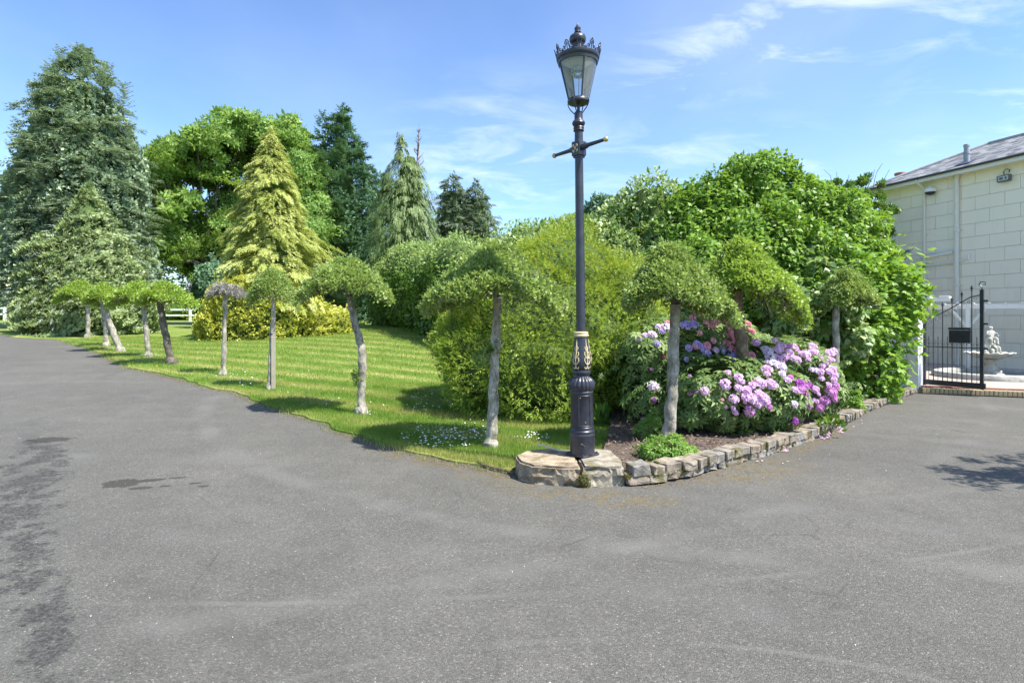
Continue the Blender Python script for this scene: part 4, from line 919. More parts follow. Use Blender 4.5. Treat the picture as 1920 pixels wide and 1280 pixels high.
def skin(name, V, E, rr, parent, mat, loc_, rz=0, sub=2):
    me = bpy.data.meshes.new(name); me.from_pydata(V, E, []); o = bpy.data.objects.new(name, me); COL.objects.link(o)
    sm = o.modifiers.new('s', 'SKIN'); me.skin_vertices  # layer exists with the modifier
    if not me.skin_vertices: 
        import bmesh
        bm = bmesh.new(); bm.from_mesh(me); bm.verts.layers.skin.verify(); bm.to_mesh(me); bm.free()
    for i_, r in enumerate(rr): me.skin_vertices[0].data[i_].radius = (r, r)
    me.skin_vertices[0].data[0].use_root = True
    su = o.modifiers.new('u', 'SUBSURF'); su.levels = sub
    dg = bpy.context.evaluated_depsgraph_get(); ev = o.evaluated_get(dg); m2 = bpy.data.meshes.new_from_object(ev)
    bpy.data.objects.remove(o); m2.materials.clear(); m2.materials.append(mat); m2.polygons.foreach_set('use_smooth', [True]*len(m2.polygons))
    return link(name, m2, parent, loc_, (0, 0, rz))
def cherub(loc_, rz, arm):
    V = [(0, 0, .20), (0, 0, .28), (0, .005, .36), (0, 0, .405), (0, -.005, .45), (0, -.008, .50),
         (.05, -.02, .19), (.07, -.12, .20), (.065, -.13, .08), (.065, -.17, .05),
         (-.05, -.02, .19), (-.08, -.11, .17), (-.075, -.10, .07), (-.075, -.15, .04),
         (.07, 0, .36), (.12, -.04, .30 if arm else .42), (.09, -.10, .33 if arm else .50),
         (-.07, 0, .36), (-.12, -.03, .30), (-.06, -.10, .28), (0, .04, .0), (0, .03, .1)]
    E = [(0, 1), (1, 2), (2, 3), (3, 4), (4, 5), (0, 6), (6, 7), (7, 8), (8, 9), (0, 10), (10, 11), (11, 12), (12, 13), (2, 14), (14, 15), (15, 16), (2, 17), (17, 18), (18, 19), (0, 21), (21, 20)]
    rr = [.075, .07, .06, .032, .058, .05, .045, .038, .028, .02, .045, .038, .028, .02, .032, .026, .02, .032, .026, .02, .1, .085]
    return skin('cherub', V, E, rr, ft, FS, loc_, rz)
try:
    cherub((-.07, -.02, .50), rad(-20), True); cherub((.10, .03, .56), rad(35), False); cherub((.02, .0, .78), rad(5), True)
except Exception as e: print('SKIN FAIL', e)
mb = MB(); mb.sphere((0, .04, .60), (.17, .15, .13), 14, 10); mb.sphere((-.1, -.06, .60), (.09, .08, .06), 10, 8); mb.sphere((.1, -.08, .58), (.09, .08, .05), 10, 8); rk = mb.build('rockwork', FS, ft, True)

# ------------------------------------------------------------ white paddock fence far left
def fence(name, pts, label, zb):
    o = empty(name, (pts[0][0], pts[0][1], zb), label, 'fence', 'white paddock fences'); a = Vector((pts[0][0], pts[0][1], zb))
    for p in pts: mb = MB(); mb.box((p[0]-a.x, p[1]-a.y, .52), (.16, .16, 1.14), 0, .01); mb.build('post', WP, o)
    for i_ in range(len(pts)-1):
        p, q_ = Vector((pts[i_][0], pts[i_][1], 0)), Vector((pts[i_+1][0], pts[i_+1][1], 0)); d = q_-p; c = (p+q_)/2-Vector((a.x, a.y, 0))
        for z_ in (.98, .52): mb = MB(); mb.box((c.x, c.y, z_), (d.length, .04, .13), math.atan2(d.y, d.x)); mb.build('rail', WP, o)
    return o
Yf = 43; fence('paddock_fence', [(at(px, Yf), Yf) for px in (-140, -65, 9, 83)], 'white post and rail fence at the far left beyond the driveway', float(h(at(9, Yf), Yf)))
Yf = 46; fence('paddock_fence', [(at(px, Yf), Yf+.5) for px in (272, 350, 428)], 'white post and rail fence behind the dark leaning trunk', float(h(at(350, Yf), Yf)))
# far outbuilding
ob_ = empty('outbuilding', (at(385, 60), 60, 1.5), 'small dark brick outbuilding with slate gable glimpsed beyond the fence', 'outbuilding', rz=rad(20))
mb = MB(); mb.box((.9, 0, 1.25), (4.4, 3, 2.5)); mb.build('wall', CB, ob_)
mb = MB(); mb.add([(-1.6, -1.8, 2.5), (3.4, -1.8, 2.5), (3.4, 1.8, 2.5), (-1.6, 1.8, 2.5), (-1.6, 0, 4.0), (3.4, 0, 4.0)], [(0, 1, 5, 4), (2, 3, 4, 5), (0, 4, 3), (1, 2, 5), (3, 2, 1, 0)]); mb.build('roof', SL, ob_)
mb = MB(); mb.tube([(-3.2, -.5, 0), (-3.2, -.5, 2.9)], .07, 6); mb.box((-2.2, -.5, 2.92), (2.4, .08, .1)); mb.build('porch_post', dk, ob_)
# ------------------------------------------------------------ plants: materials
def barkmat(name, c0, c1, c2, sc=14, lichen=.4):
    m, nt, b, o = newmat(name); g = geopos(nt); mpn = nt.nodes.new('ShaderNodeMapping'); nt.links.new(g, mpn.inputs[0]); mpn.inputs['Scale'].default_value = (1, 1, .5)
    c = ramp(nt, noise(nt, mpn.outputs[0], sc, 7, .7, .3), [(.32, c0), (.5, c1), (.66, c2)])
    l = M(nt, 'MULTIPLY', ramp(nt, voro(nt, mpn.outputs[0], sc*3.2), [(.18, 1), (.42, 0)]), lichen); c = mix(nt, l, c, (.42, .42, .35))
    nt.links.new(c, b.inputs['Base Color']); b.inputs['Roughness'].default_value = .9; b.inputs['Specular IOR Level'].default_value = .2
    bump(nt, b, noise(nt, mpn.outputs[0], sc*4, 5, .7), .9, .012); return m
BG = barkmat('bark_grey', (.09, .08, .06), (.27, .25, .20), (.46, .44, .37)); BB = barkmat('bark_brown', (.07, .045, .03), (.16, .11, .075), (.27, .20, .14), lichen=.15)
BD = barkmat('bark_dark', (.05, .042, .034), (.11, .095, .075), (.18, .16, .13), lichen=.1)
TW = plain('twig', (.13, .10, .07), .9, var=.25)
G = dict(
 cypress=leafmat('cypress_leaf', (.12, .19, .11), (.22, .30, .18), (.31, .39, .24), trans=.22, pscale=.5),
 lawson=leafmat('lawson_leaf', (.11, .17, .055), (.23, .30, .11), (.35, .42, .20), trans=.2, pscale=.9),
 lawson_tip=leafmat('lawson_tip', (.18, .24, .17), (.26, .32, .24), (.34, .40, .32), trans=.2),
 maple=leafmat('sycamore_leaf', (.10, .20, .04), (.21, .35, .07), (.34, .47, .13), trans=.4, pscale=.5),
 gold=leafmat('golden_cypress_leaf', (.20, .26, .045), (.42, .47, .13), (.60, .62, .24), trans=.3, pscale=.8),
 gold_low=leafmat('golden_juniper_leaf', (.19, .25, .02), (.44, .47, .07), (.64, .62, .16), trans=.28, pscale=1.5),
 dark=leafmat('spruce_leaf', (.05, .11, .06), (.105, .20, .10), (.17, .28, .14), trans=.15, pscale=.5),
 weep=leafmat('weeping_leaf', (.07, .12, .035), (.15, .22, .07), (.24, .31, .12), trans=.22, pscale=.7),
 greyg=leafmat('grey_green_leaf', (.09, .14, .09), (.17, .225, .145), (.26, .32, .21), trans=.2),
 ivy=leafmat('ivy_leaf', (.04, .10, .014), (.10, .20, .025), (.19, .31, .05), trans=.3, rough=.35, spec=.4, pscale=.9),
 var=leafmat('variegated_leaf', (.12, .22, .05), (.27, .38, .13), (.50, .57, .30), trans=.3, patch=.25, pscale=.8),
 pale=leafmat('pale_ivy_leaf', (.10, .20, .035), (.22, .34, .08), (.42, .50, .20), trans=.35, pscale=.7),
 yewtop=leafmat('yew_tip', (.22, .28, .03), (.40, .44, .06), (.56, .54, .10), trans=.35, pscale=1.6),
 yew=leafmat('golden_yew_leaf', (.09, .185, .018), (.23, .345, .045), (.43, .51, .09), trans=.35, pscale=1.6),
 bright=leafmat('bright_leaf', (.06, .135, .016), (.155, .285, .035), (.30, .45, .075), trans=.36, rough=.45, spec=.3, pscale=1.2),
 fig=leafmat('fig_leaf', (.07, .16, .015), (.16, .30, .03), (.29, .44, .06), trans=.38, rough=.45, spec=.3, pscale=1.5),
 coto=leafmat('cotoneaster_leaf', (.10, .165, .035), (.23, .33, .075), (.40, .49, .16), trans=.32, pscale=3),
 coto_b=leafmat('cotoneaster_bright', (.12, .21, .028), (.26, .39, .055), (.43, .54, .12), trans=.35, pscale=3),
 dead=leafmat('dead_twig_leaf', (.16, .15, .13), (.30, .28, .25), (.45, .43, .39), trans=.05),
 rhodo=leafmat('rhododendron_leaf', (.06, .12, .03), (.15, .24, .065), (.31, .39, .15), trans=.25, rough=.5, spec=.3, pscale=3),
 herb=leafmat('herb_leaf', (.08, .19, .03), (.17, .31, .05), (.30, .45, .09), trans=.4, pscale=4),
 far=leafmat('far_tree_leaf', (.05, .12, .03), (.10, .19, .045), (.17, .26, .07), trans=.3, pscale=.3),
 blossom=leafmat('pink_blossom', (.20, .18, .10), (.45, .36, .28), (.62, .48, .42), trans=.3, pscale=.9),
)

def shell(lobes, n, amp=.12, freq=3.0, thick=.15, zmin=None, hole=None, seed=1, zoff=0, down=True, nbias=.0):
    """points and normals on the skin of a union of ellipsoids (cx,cy,cz,rx,ry,rz), with lumpy relief"""
    L = np.array(lobes, float); ar = (L[:, 3]*L[:, 4]+L[:, 4]*L[:, 5]+L[:, 3]*L[:, 5]); ar = ar/ar.sum()
    k = R.choice(len(L), size=int(n*1.7), p=ar); u = rdir(len(k)); c = L[k, :3]; r = L[k, 3:]
    p = c+u*r; nn = unit(u/r)
    nz = vnoise(p*freq, seed)+.5*vnoise(p*freq*2.3, seed+1)
    p = p+nn*(amp*nz)[:, None]-nn*(thick*R.rand(len(k))**2)[:, None]
    ok = np.ones(len(p), bool)
    for i in range(len(L)):
        d = np.linalg.norm((p-L[i, :3])/L[i, 3:], axis=1); ok &= (d > .86) | (k == i)
    if zmin is not None: ok &= p[:, 2] > (h(p[:, 0], p[:, 1])+zmin)
    if hole is not None: ok &= vnoise(p*freq*.8, seed+9) > hole
    p, nn = p[ok][:n], nn[ok][:n]
    return p, nn
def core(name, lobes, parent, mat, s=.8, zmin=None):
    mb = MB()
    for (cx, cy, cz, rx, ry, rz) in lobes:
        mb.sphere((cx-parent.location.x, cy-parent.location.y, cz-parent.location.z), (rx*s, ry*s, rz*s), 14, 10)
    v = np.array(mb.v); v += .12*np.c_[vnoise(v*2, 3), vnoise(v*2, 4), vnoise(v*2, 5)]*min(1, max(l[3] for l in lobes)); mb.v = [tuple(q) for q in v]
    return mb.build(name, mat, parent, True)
DK = plain('dark_core', (.065, .10, .03), .95, var=.3, scale=3, spec=.1)  # solid hull stopping light leaks; dark green stands for shade between leaves
def plant(name, lobes, parts, label, cat, group=None, coremat=None, cores=.8, base=None, trunk=None):
    L = np.array(lobes); bx, by = (float(L[0, 0]), float(L[0, 1])) if base is None else base
    root = empty(name, (bx, by, gz(bx, by)), label, cat, group)
    if cores: core('dark_core', lobes, root, coremat or DK, cores)
    sd_ = R.randint(99)
    for p in parts:
        a = dict(amp=.12, freq=3., thick=.15, zmin=.02, hole=None, seed=sd_); a.update(p.get('sh', {}))
        pos, nn = shell(p.get('lobes', lobes), p['n'], **a)
        if 'mask' in p: k = p['mask'](pos); pos, nn = pos[k], nn[k]
        m_ = len(pos); o_ = p.get('out', .6); dn = np.array(p.get('dir', (0, 0, .2)))
        ax = nn*o_+dn+rdir(m_)*p.get('jit', .6); nr = nn*p.get('nout', 1.0)+np.array([0, 0, p.get('nup', .5)])+rdir(m_)*p.get('nj', .5)
        leaves(p.get('name', 'foliage'), root, G[p['mat']], pos, ax, nr, p['s']*(.65+.7*R.rand(m_)), p['t'])
        ns = int(m_*p.get('shoots', .006))
        if ns:
            ii = R.choice(m_, ns); d0 = unit(nn[ii]+np.array([0, 0, .5])+rdir(ns)*.5); L_ = p['s']*R.uniform(1.5, 4.0, ns); q, dd = [], []
            for j in range(8): q.append(pos[ii]+d0*(L_*(j+1)/8)[:, None]+np.array([0, 0, -.25])*((j/8)**2*L_)[:, None]); dd.append(d0*.5+rdir(ns)*.8)
            q = np.concatenate(q); dd = np.concatenate(dd); leaves('shoots', root, G[p['mat']], q, dd, rdir(len(q))+np.array([0, 0, .8]), p['s']*.75*(.6+.6*R.rand(len(q))), p['t'])
    return root
def limb(mb, a, b_, r0, r1, wob=.1, n=6, seg=6):
    a, b_ = Vector(a), Vector(b_); pts = []; rs = []
    for i in range(n):
        t = i/(n-1); q_ = a.lerp(b_, t)
        if 0 < i < n-1: q_ += Vector((random.gauss(0, wob), random.gauss(0, wob), random.gauss(0, wob*.6)))
        pts.append(q_); rs.append(r0+(r1-r0)*t)
    mb.tube(pts, rs, seg); return pts

def conifer(name, x, y, H, prof, nb, ns, sl, mat, label, slope=.1, droop=.35, tm='spray', hang=.0, z0=.3, spread=.28, seed=1, inner=.35, bark=None, top=None, tuft=1.0, lop=(0, 0), ang_amp=.12, corer=.5, group=None, cat='conifer tree'):
    zb = gz(x, y); root = empty(name, (x, y, zb), label, cat, group)
    t = MB(); t.tube([(0, 0, -.2), (lop[0]*.4, lop[1]*.4, H*.5), (lop[0], lop[1], H*.97)], [H*.018+.06, H*.010+.03, .012], 8); t.build('trunk', bark or BD, root, True)
    if corer:
        corer = corer*.62
        zs = np.linspace(z0+.3, H*.86, 12); cm = MB(); cm.lathe([(max(.02, prof(z/H)*corer), z) for z in zs], 16); v = np.array(cm.v); v[:, :2] *= (1+.25*vnoise(v*.9, seed))[:, None]; cm.v = [tuple(q_) for q_ in v]; cm.build('dark_core', DK, root, True)
    # branches by area: more where the profile is wide
    zg = np.linspace(z0, H*.985, 400); w = np.array([prof(z/H)+.12 for z in zg]); w /= w.sum(); zb_ = R.choice(zg, nb, p=w)+R.normal(0, .02*H/10, nb)
    th = R.uniform(0, 2*math.pi, nb); Rr = np.array([prof(min(.999, max(0, z/H))) for z in zb_])
    Rr = Rr*(1+ang_amp*1.6*vnoise(np.c_[np.cos(th)*1.6, np.sin(th)*1.6, zb_*1.1*8/H], seed))*(.74+.40*R.rand(nb))
    P_, A_, N_, S_, C_ = [], [], [], [], []
    s = inner+(1-inner)*R.rand(nb, ns)**.6; sw = R.normal(0, 1, (nb, ns))*spread*(1.15-s); 
    a = th[:, None]+sw*.9; rr_ = Rr[:, None]*s
    zz_ = zb_[:, None]+slope*rr_-droop*Rr[:, None]*s**2+R.normal(0, .012*H**.5, (nb, ns))
    zz_ = np.maximum(zz_, .04); lx = lop[0]*(zz_/H)**1.5; ly = lop[1]*(zz_/H)**1.5
    pos = np.stack([rr_*np.cos(a)+lx, rr_*np.sin(a)+ly, zz_], 2).reshape(-1, 3)
    out = np.stack([np.cos(a+sw*1.6), np.sin(a+sw*1.6), slope-2*droop*s-hang*1.0], 2).reshape(-1, 3)
    out = out+rdir(len(out))*.28
    nr = np.stack([np.cos(a)*(.35+hang), np.sin(a)*(.35+hang), np.ones_like(a)*(1-.55*min(1, hang))], 2).reshape(-1, 3)+rdir(len(out))*.35
    if top:
        for (dx, dy, z1_, z2_) in top:
            k = 70; q_ = R.rand(k); an = R.uniform(0, 6.28, k); rr2 = (1-q_)*.35*sl*2
            pos = np.r_[pos, np.c_[dx+rr2*np.cos(an)*.6, dy+rr2*np.sin(an)*.6, z1_+(z2_-z1_)*q_]]; out = np.r_[out, np.c_[np.cos(an), np.sin(an), np.full(k, .6-hang*1.4)]]; nr = np.r_[nr, np.c_[np.cos(an)*.5, np.sin(an)*.5, np.ones(k)]]
    cr = np.repeat(R.rand(nb), ns); rn = np.r_[np.clip(.55*cr+.45*R.rand(len(cr)), 0, 1), R.rand(len(pos)-len(cr))]
    leaves('foliage', root, G[mat], pos, out, nr, sl*(.5+.6*R.rand(len(pos))), tm, rnd=rn, origin=np.zeros(3))
    # outer skin of short sprays, lumpy so that shaded gaps show between the tufts
    n_ = int(nb*ns*.7); z_ = R.choice(zg, n_, p=w)+R.normal(0, .1, n_); a_ = R.uniform(0, 2*math.pi, n_); r_ = np.array([prof(min(.999, max(0, q/H))) for q in z_])
    c_ = np.c_[r_*np.cos(a_), r_*np.sin(a_), z_*.75]; fq = 7/H
    r_ = r_*(.80+.20*vnoise(c_*fq*1.6, seed+2)+.12*vnoise(c_*fq*4, seed+3))*(1+ang_amp*.8*vnoise(c_*fq*.5, seed))-.12*R.rand(n_)
    r_ = np.maximum(r_, .02); z2 = np.maximum(z_-droop*.25*r_, .03); ok = vnoise(c_*fq*2.2, seed+5) > -.5
    ps_ = np.c_[r_*np.cos(a_)+lop[0]*(z2/H)**1.5, r_*np.sin(a_)+lop[1]*(z2/H)**1.5, z2][ok]; m_ = len(ps_); ca, sa = np.cos(a_)[ok], np.sin(a_)[ok]
    ou = np.c_[ca, sa, np.full(m_, slope*.6-droop*.5-hang*1.2)]+rdir(m_)*.5; nr = np.c_[ca*(.6+hang), sa*(.6+hang), np.full(m_, 1.)]+rdir(m_)*.5
    leaves('outer_foliage', root, G[mat], ps_, ou, nr, sl*.75*(.5+.6*R.rand(m_)), tm if hang > .4 else 'clump', rnd=np.clip(.5+.5*vnoise(ps_*2.5, seed+7)+R.normal(0, .2, m_), 0, 1), origin=np.zeros(3))
    return root

# ------------------------------------------------------------ background conifers and trees
def hgt(x, y, pytop): return zat(pytop, y)-gz(x, y)
def pf(pts):
    xs_ = [p[0] for p in pts]; ys_ = [p[1] for p in pts]; return lambda t: float(np.interp(t, xs_, ys_))
Y = 31; X = at(147, Y); H = hgt(X, Y, 84)
conifer('blue_cypress', X, Y, H, pf([(0, 2.9), (.1, 3.3), (.35, 3.8), (.55, 3.2), (.75, 2.35), (.88, 1.35), (.95, .6), (1, .03)]), 520, 34, .50, 'cypress', 'tallest tree, broad feathery blue-green cypress on the left', slope=.55, droop=.42, spread=.2, seed=3, lop=(.1, 0), ang_amp=.06, corer=.62,
        top=[(.0, 0, H*.9, H*1.0), (-1.75, .3, H*.83, H*.95), (1.6, -.2, H*.84, H*.93), (-1.2, -.5, H*.78, H*.92), (2.3, .3, H*.76, H*.87), (-2.5, .2, H*.76, H*.88), (.8, -.5, H*.87, H*.965), (-.8, -.3, H*.88, H*.975), (1.9, -.6, H*.8, H*.9), (-3.1, -.2, H*.62, H*.73), (2.9, -.2, H*.6, H*.7)])
bc = bpy.data.objects['blue_cypress']; zb = gz(X, Y)
pos, nn = shell([(X+.1, Y, zb+3.4, 3.25, 3.2, 4.0), (X, Y, zb+6.8, 3.1, 2.9, 4.0), (X, Y, zb+9.3, 1.95, 1.9, 2.8)], 13000, .55, .95, .4, zmin=.3, hole=-.55, seed=4); k = len(pos)
leaves('inner_sprays', bc, G['cypress'], pos, nn*.8+np.array([0, 0, .25])+rdir(k)*.5, nn*.8+np.array([0, 0, .6])+rdir(k)*.5, .42*(.6+.7*R.rand(k)), 'clump')
Y = 26.3; X = at(168, Y); H = hgt(X, Y, 342)
r_ = conifer('drooping_cypress', X, Y, H, pf([(0, 2.9), (.12, 2.9), (.3, 2.65), (.5, 2.15), (.7, 1.35), (.88, .55), (1, .03)]), 330, 34, .36, 'lawson', 'wide pyramid of drooping grey-green cypress in front of the blue-green giant', slope=.15, droop=.3, hang=.38, spread=.22, seed=8, corer=.72, z0=.1, ang_amp=.25, tm='clump')
pos, nn = shell([(X, Y, gz(X, Y)+.9, 2.75, 2.7, 1.5), (X, Y, gz(X, Y)+2.2, 2.2, 2.1, 1.6), (X, Y, gz(X, Y)+3.6, 1.35, 1.3, 1.4), (X, Y, gz(X, Y)+4.8, .6, .6, 1.0)], 9000, .3, 1.3, .3, zmin=.05); k = len(pos)
leaves('lower_foliage', r_, G['lawson'], pos, nn+np.array([0, 0, -.45])+rdir(k)*.5, nn+np.array([0, 0, .5])+rdir(k)*.5, .27*(.6+.7*R.rand(k)), 'clump')
pos, nn = shell([(X, Y, gz(X, Y)+1.5, 2.9, 2.9, 2.2), (X, Y, gz(X, Y)+3.4, 1.9, 1.9, 2.2)], 1100, .2, 1.2, .3, zmin=.1); k = len(pos)
leaves('pale_tips', r_, G['lawson_tip'], pos, nn+np.array([0, 0, -.7])+rdir(k)*.3, nn+rdir(k)*.4, .26*(.6+.7*R.rand(k)), 'droop')
# golden cypress and golden juniper
Y = 23.3; X = at(508, Y); H = hgt(X, Y, 236)
conifer('golden_cypress', X, Y, H, pf([(0, 2.0), (.25, 2.2), (.42, 2.05), (.6, 1.55), (.8, .85), (.93, .35), (1, .03)]), 430, 36, .34, 'gold', 'tall conical golden-yellow cypress in the middle of the lawn', slope=.3, droop=.42, hang=.5, spread=.2, ang_amp=.3, seed=12, corer=.7, z0=1.1, bark=BB)
jx, jy = at(490, 21.6), 22.2; jz = gz(jx, jy)
plant('golden_juniper', [(jx-.25, jy+.2, jz+.45, 2.3, 1.8, 2.2), (jx-1.35, jy, jz+.4, 1.25, 1.3, 1.05), (jx+1.95, jy+.6, jz+.4, 1.25, 1.3, .8)],
      [dict(mat='gold_low', n=11000, s=.20, t='clump', sh=dict(amp=.2, freq=2.4, thick=.22), out=1.0, dir=(0, 0, .05), jit=.45, nup=1.1, nout=.4)],
      'low spreading bright yellow juniper around the foot of the golden cypress', 'shrub', cores=.82)
# broad sycamore
def broadtree(name, x, y, H, clumps, leafn, ls, mat, label, bark=BD, tm='tuft', flat=.6, trunkr=.35, limbs=True, group=None, seed=1, fork=.35):
    zb = gz(x, y); root = empty(name, (x, y, zb), label, 'tree', group); mb = MB()
    f = Vector((0, 0, H*fork)); mb.tube([(0, 0, -.3), (.05, 0, H*fork*.5), tuple(f)], [trunkr*1.25, trunkr, trunkr*.85], 10); ps, as_, ns_ = [], [], []
    for (dx, dy, dz, r) in clumps:
        c = Vector((dx, dy, dz)); mid = f.lerp(c, .5)+Vector((0, 0, -r*.1)); limb(mb, f, mid, trunkr*.45, trunkr*.22, .12*r); limb(mb, mid, c, trunkr*.22, .03, .1*r)
        for _ in range(3):
            e = c+Vector((random.uniform(-1, 1), random.uniform(-1, 1), random.uniform(-.2, .5)))*r*.75; limb(mb, mid.lerp(c, random.uniform(.3, .9)), e, trunkr*.10, .015, .06*r, 4, 4)
        k = int(leafn*r*r); sub = [(dx+random.uniform(-.85, .85)*r, dy+random.uniform(-.8, .8)*r, dz+random.uniform(-.7, .7)*r*flat, random.uniform(.3, .62)*r) for _ in range(7)]
        for (sx, sy, sz, sr) in sub:
            kk = k//7; u_ = rdir(kk); u_[:, 2] = np.where(u_[:, 2] < -.35, -u_[:, 2], u_[:, 2]); d_ = R.rand(kk)**.45
            ps.append(np.c_[sx+u_[:, 0]*sr*d_, sy+u_[:, 1]*sr*d_, sz+u_[:, 2]*sr*flat*d_]); as_.append(u_*.7+np.array([0, 0, -.3])); ns_.append(u_*1.2+np.array([.1, -.25, .55]))
    mb.build('trunk', bark, root, True)
    ps = np.concatenate(ps); as_ = np.concatenate(as_); ns_ = np.concatenate(ns_); k = len(ps)
    leaves('crown', root, G[mat], ps, as_+rdir(k)*.5, ns_+rdir(k)*.5, ls*(.6+.8*R.rand(k)), tm, origin=np.zeros(3)); return root
Y = 37; X = at(398, Y); H = hgt(X, Y, 212); sc_ = Y/F
cl = []
for (px, py, rp, dy) in ((455, 240, 42, 0), (405, 262, 45, 1), (520, 268, 48, 0), (350, 290, 45, 0), (560, 300, 42, 1), (300, 320, 38, 0), (400, 300, 40, -2), (465, 300, 45, 2), (540, 340, 50, 1), (340, 345, 36, -2), (300, 410, 40, -1), (350, 400, 42, -2), (290, 385, 32, 1), (400, 400, 34, 2), (560, 390, 45, 1), (600, 420, 44, 0), (590, 470, 48, -1), (320, 450, 42, -2), (380, 450, 40, 0), (300, 490, 40, -3), (350, 500, 30, 1), (420, 480, 36, 2), (530, 450, 45, 2), (425, 350, 30, 3), (620, 440, 26, 0), (270, 345, 22, 0), (425, 540, 38, 3), (395, 520, 28, 0), (290, 300, 26, 1), (430, 270, 34, 2), (490, 245, 36, 1), (375, 265, 30, 1), (330, 290, 30, 2), (430, 320, 30, -1), (360, 330, 34, 1), (395, 350, 26, 2), (330, 370, 30, 1), (440, 400, 40, 3), (410, 440, 36, 1), (350, 440, 34, 2), (345, 470, 30, 0), (400, 480, 34, 1), (545, 240, 26, 1), (580, 330, 34, 0), (295, 455, 32, 1), (455, 460, 40, 3), (620, 470, 30, 0), (570, 520, 40, 1), (385, 400, 28, 3)):
    cl.append(((px-960)*sc_-X, dy*1.0, 1.6-(py-597)*sc_-gz(X, Y), rp*sc_))
broadtree('sycamore_tree', X, Y, H, cl, 210, .32, 'maple', 'broad bright green deciduous tree with open limbs behind the golden cypress', trunkr=.34, fork=.3, flat=.85)
cr_ = bpy.data.objects['sycamore_tree']; lb_ = [((px-960)*sc_, 37+dy, 1.6-(py-597)*sc_, rx_*sc_, 2.6, rz_*sc_) for (px, py, rx_, rz_, dy) in ((455, 285, 75, 68, 0), (370, 300, 70, 42, -.5), (545, 330, 60, 70, 0), (310, 360, 45, 62, -1), (335, 450, 60, 60, -1), (430, 430, 80, 90, 1.5), (590, 440, 58, 66, -.5), (400, 520, 60, 40, 1.5), (470, 238, 48, 26, .3), (560, 272, 34, 28, 0))]
pos, nn = shell(lb_, 19000, .9, .55, 1.1, zmin=1.5, hole=-.28, seed=6); k = len(pos)
leaves('outer_leaves', cr_, G['maple'], pos, nn+np.array([0, 0, -.3])+rdir(k)*.6, nn*1.1+np.array([.1, -.1, .6])+rdir(k)*.5, .23*(.6+.8*R.rand(k)), 'tuft')
# dark spruce
Y = 39; X = at(640, Y); H = hgt(X, Y, 200)
conifer('dark_spruce', X, Y, H, pf([(0, 3.2), (.3, 3.2), (.5, 2.8), (.65, 2.35), (.8, 1.6), (.92, .75), (1, .04)]), 360, 30, .58, 'dark', 'tall dark blue-green spruce with twin pointed top', slope=.6, droop=.25, spread=.2, seed=21, corer=.6, ang_amp=.25, top=[(-1.3, 0, H*.86, H*.97), (-.5, .3, H*.85, H*.95), (.5, -.3, H*.84, H*.93), (0, 0, H*.9, H)])
# weeping cypress with bare top
Y = 30; X = at(768, Y); H = hgt(X, Y, 245)
wr = conifer('weeping_cypress', X, Y, H, pf([(0, 2.1), (.3, 2.15), (.55, 1.95), (.72, 1.55), (.82, 1.0), (.89, .35), (1, .1)]), 330, 32, .36, 'weep', 'olive green weeping cypress with a bare brown twiggy leader', slope=.3, droop=.5, hang=1.3, tm='droop', spread=.2, seed=33, corer=.72, lop=(-.45, 0), ang_amp=.2, top=[(-.62, 0, H*.80, H*1.0), (-.5, 0, H*.78, H*.93)])
mb = MB(); 
for i in range(46):
    z = H*(.78+.22*random.random()); a = random.uniform(0, 6.28); l = .9*(1.02-z/H)*1.6+.12; bx_ = .42+(z/H-.8)*.4
    mb.tube([(bx_, 0, z), (bx_+l*.6*math.cos(a), l*.6*math.sin(a), z+l*.55), (bx_+l*.8*math.cos(a), l*.8*math.sin(a), z+l*.95)], [.022, .014, .006], 4)
mb.tube([(0, 0, H*.7), (.38, 0, H*.82), (.5, 0, H*1.03)], [.06, .04, .01], 5); mb.build('bare_twigs', BB, wr)
pale = conifer
Y = 44; X = at(705, Y); H = hgt(X, Y, 318)
conifer('dark_cypress', X, Y, H, pf([(0, 2.4), (.5, 2.2), (.8, 1.5), (.95, .9), (1, .2)]), 200, 24, .6, 'dark', 'dark flat-topped conifer squeezed between the spruce and the weeping cypress', seed=41, slope=.3, droop=.2)
Y = 36; X = at(850, Y); H = hgt(X, Y, 320)
conifer('grey_cypress', X, Y, H, pf([(0, 2.1), (.45, 2.0), (.7, 1.4), (.9, .65), (1, .04)]), 300, 26, .36, 'greyg', 'slim grey-green cypress, taller left one of the pair right of the weeping cypress', seed=43, corer=.95, slope=.5, droop=.4, hang=.2, group='pair of grey-green cypresses')
Y = 36.5; X = at(892, Y); H = hgt(X, Y, 336)
conifer('grey_cypress', X, Y, H, pf([(0, 2.0), (.5, 1.9), (.72, 1.45), (.9, .7), (1, .04)]), 300, 26, .36, 'greyg', 'slim grey-green cypress, shorter right one of the pair beside open sky', seed=47, corer=.95, slope=.5, droop=.4, hang=.2, group='pair of grey-green cypresses')
# far woodland behind fence
lob = []
for (px, Y_, top, w) in ((-60, 75, 470, 60), (-10, 70, 400, 40), (20, 72, 460, 40), (60, 80, 500, 50), (240, 80, 560, 60), (330, 95, 555, 40), (420, 75, 520, 45), (470, 70, 500, 50), (700, 60, 470, 60), (1000, 70, 520, 80), (1180, 80, 500, 80)):
    X_ = at(px, Y_); zt = zat(top, Y_); g_ = gz(X_, Y_); lob.append((X_, Y_, (zt+g_)/2, w*Y_/F, 3.5, (zt-g_)/2))
pos, nn = shell(lob, 6000, .9, .5, .6, zmin=0); k = len(pos)
tag(leaves('distant_trees', None, G['far'], pos, nn+rdir(k)*.6, nn+np.array([0, 0, .6])+rdir(k)*.5, 1.3*(.6+.7*R.rand(k)), 'tuft', origin=np.zeros(3)), 'far mass of pale green trees beyond the paddock fence', 'woodland')
Y = 47; X = at(-8, Y); g_ = gz(X, Y)
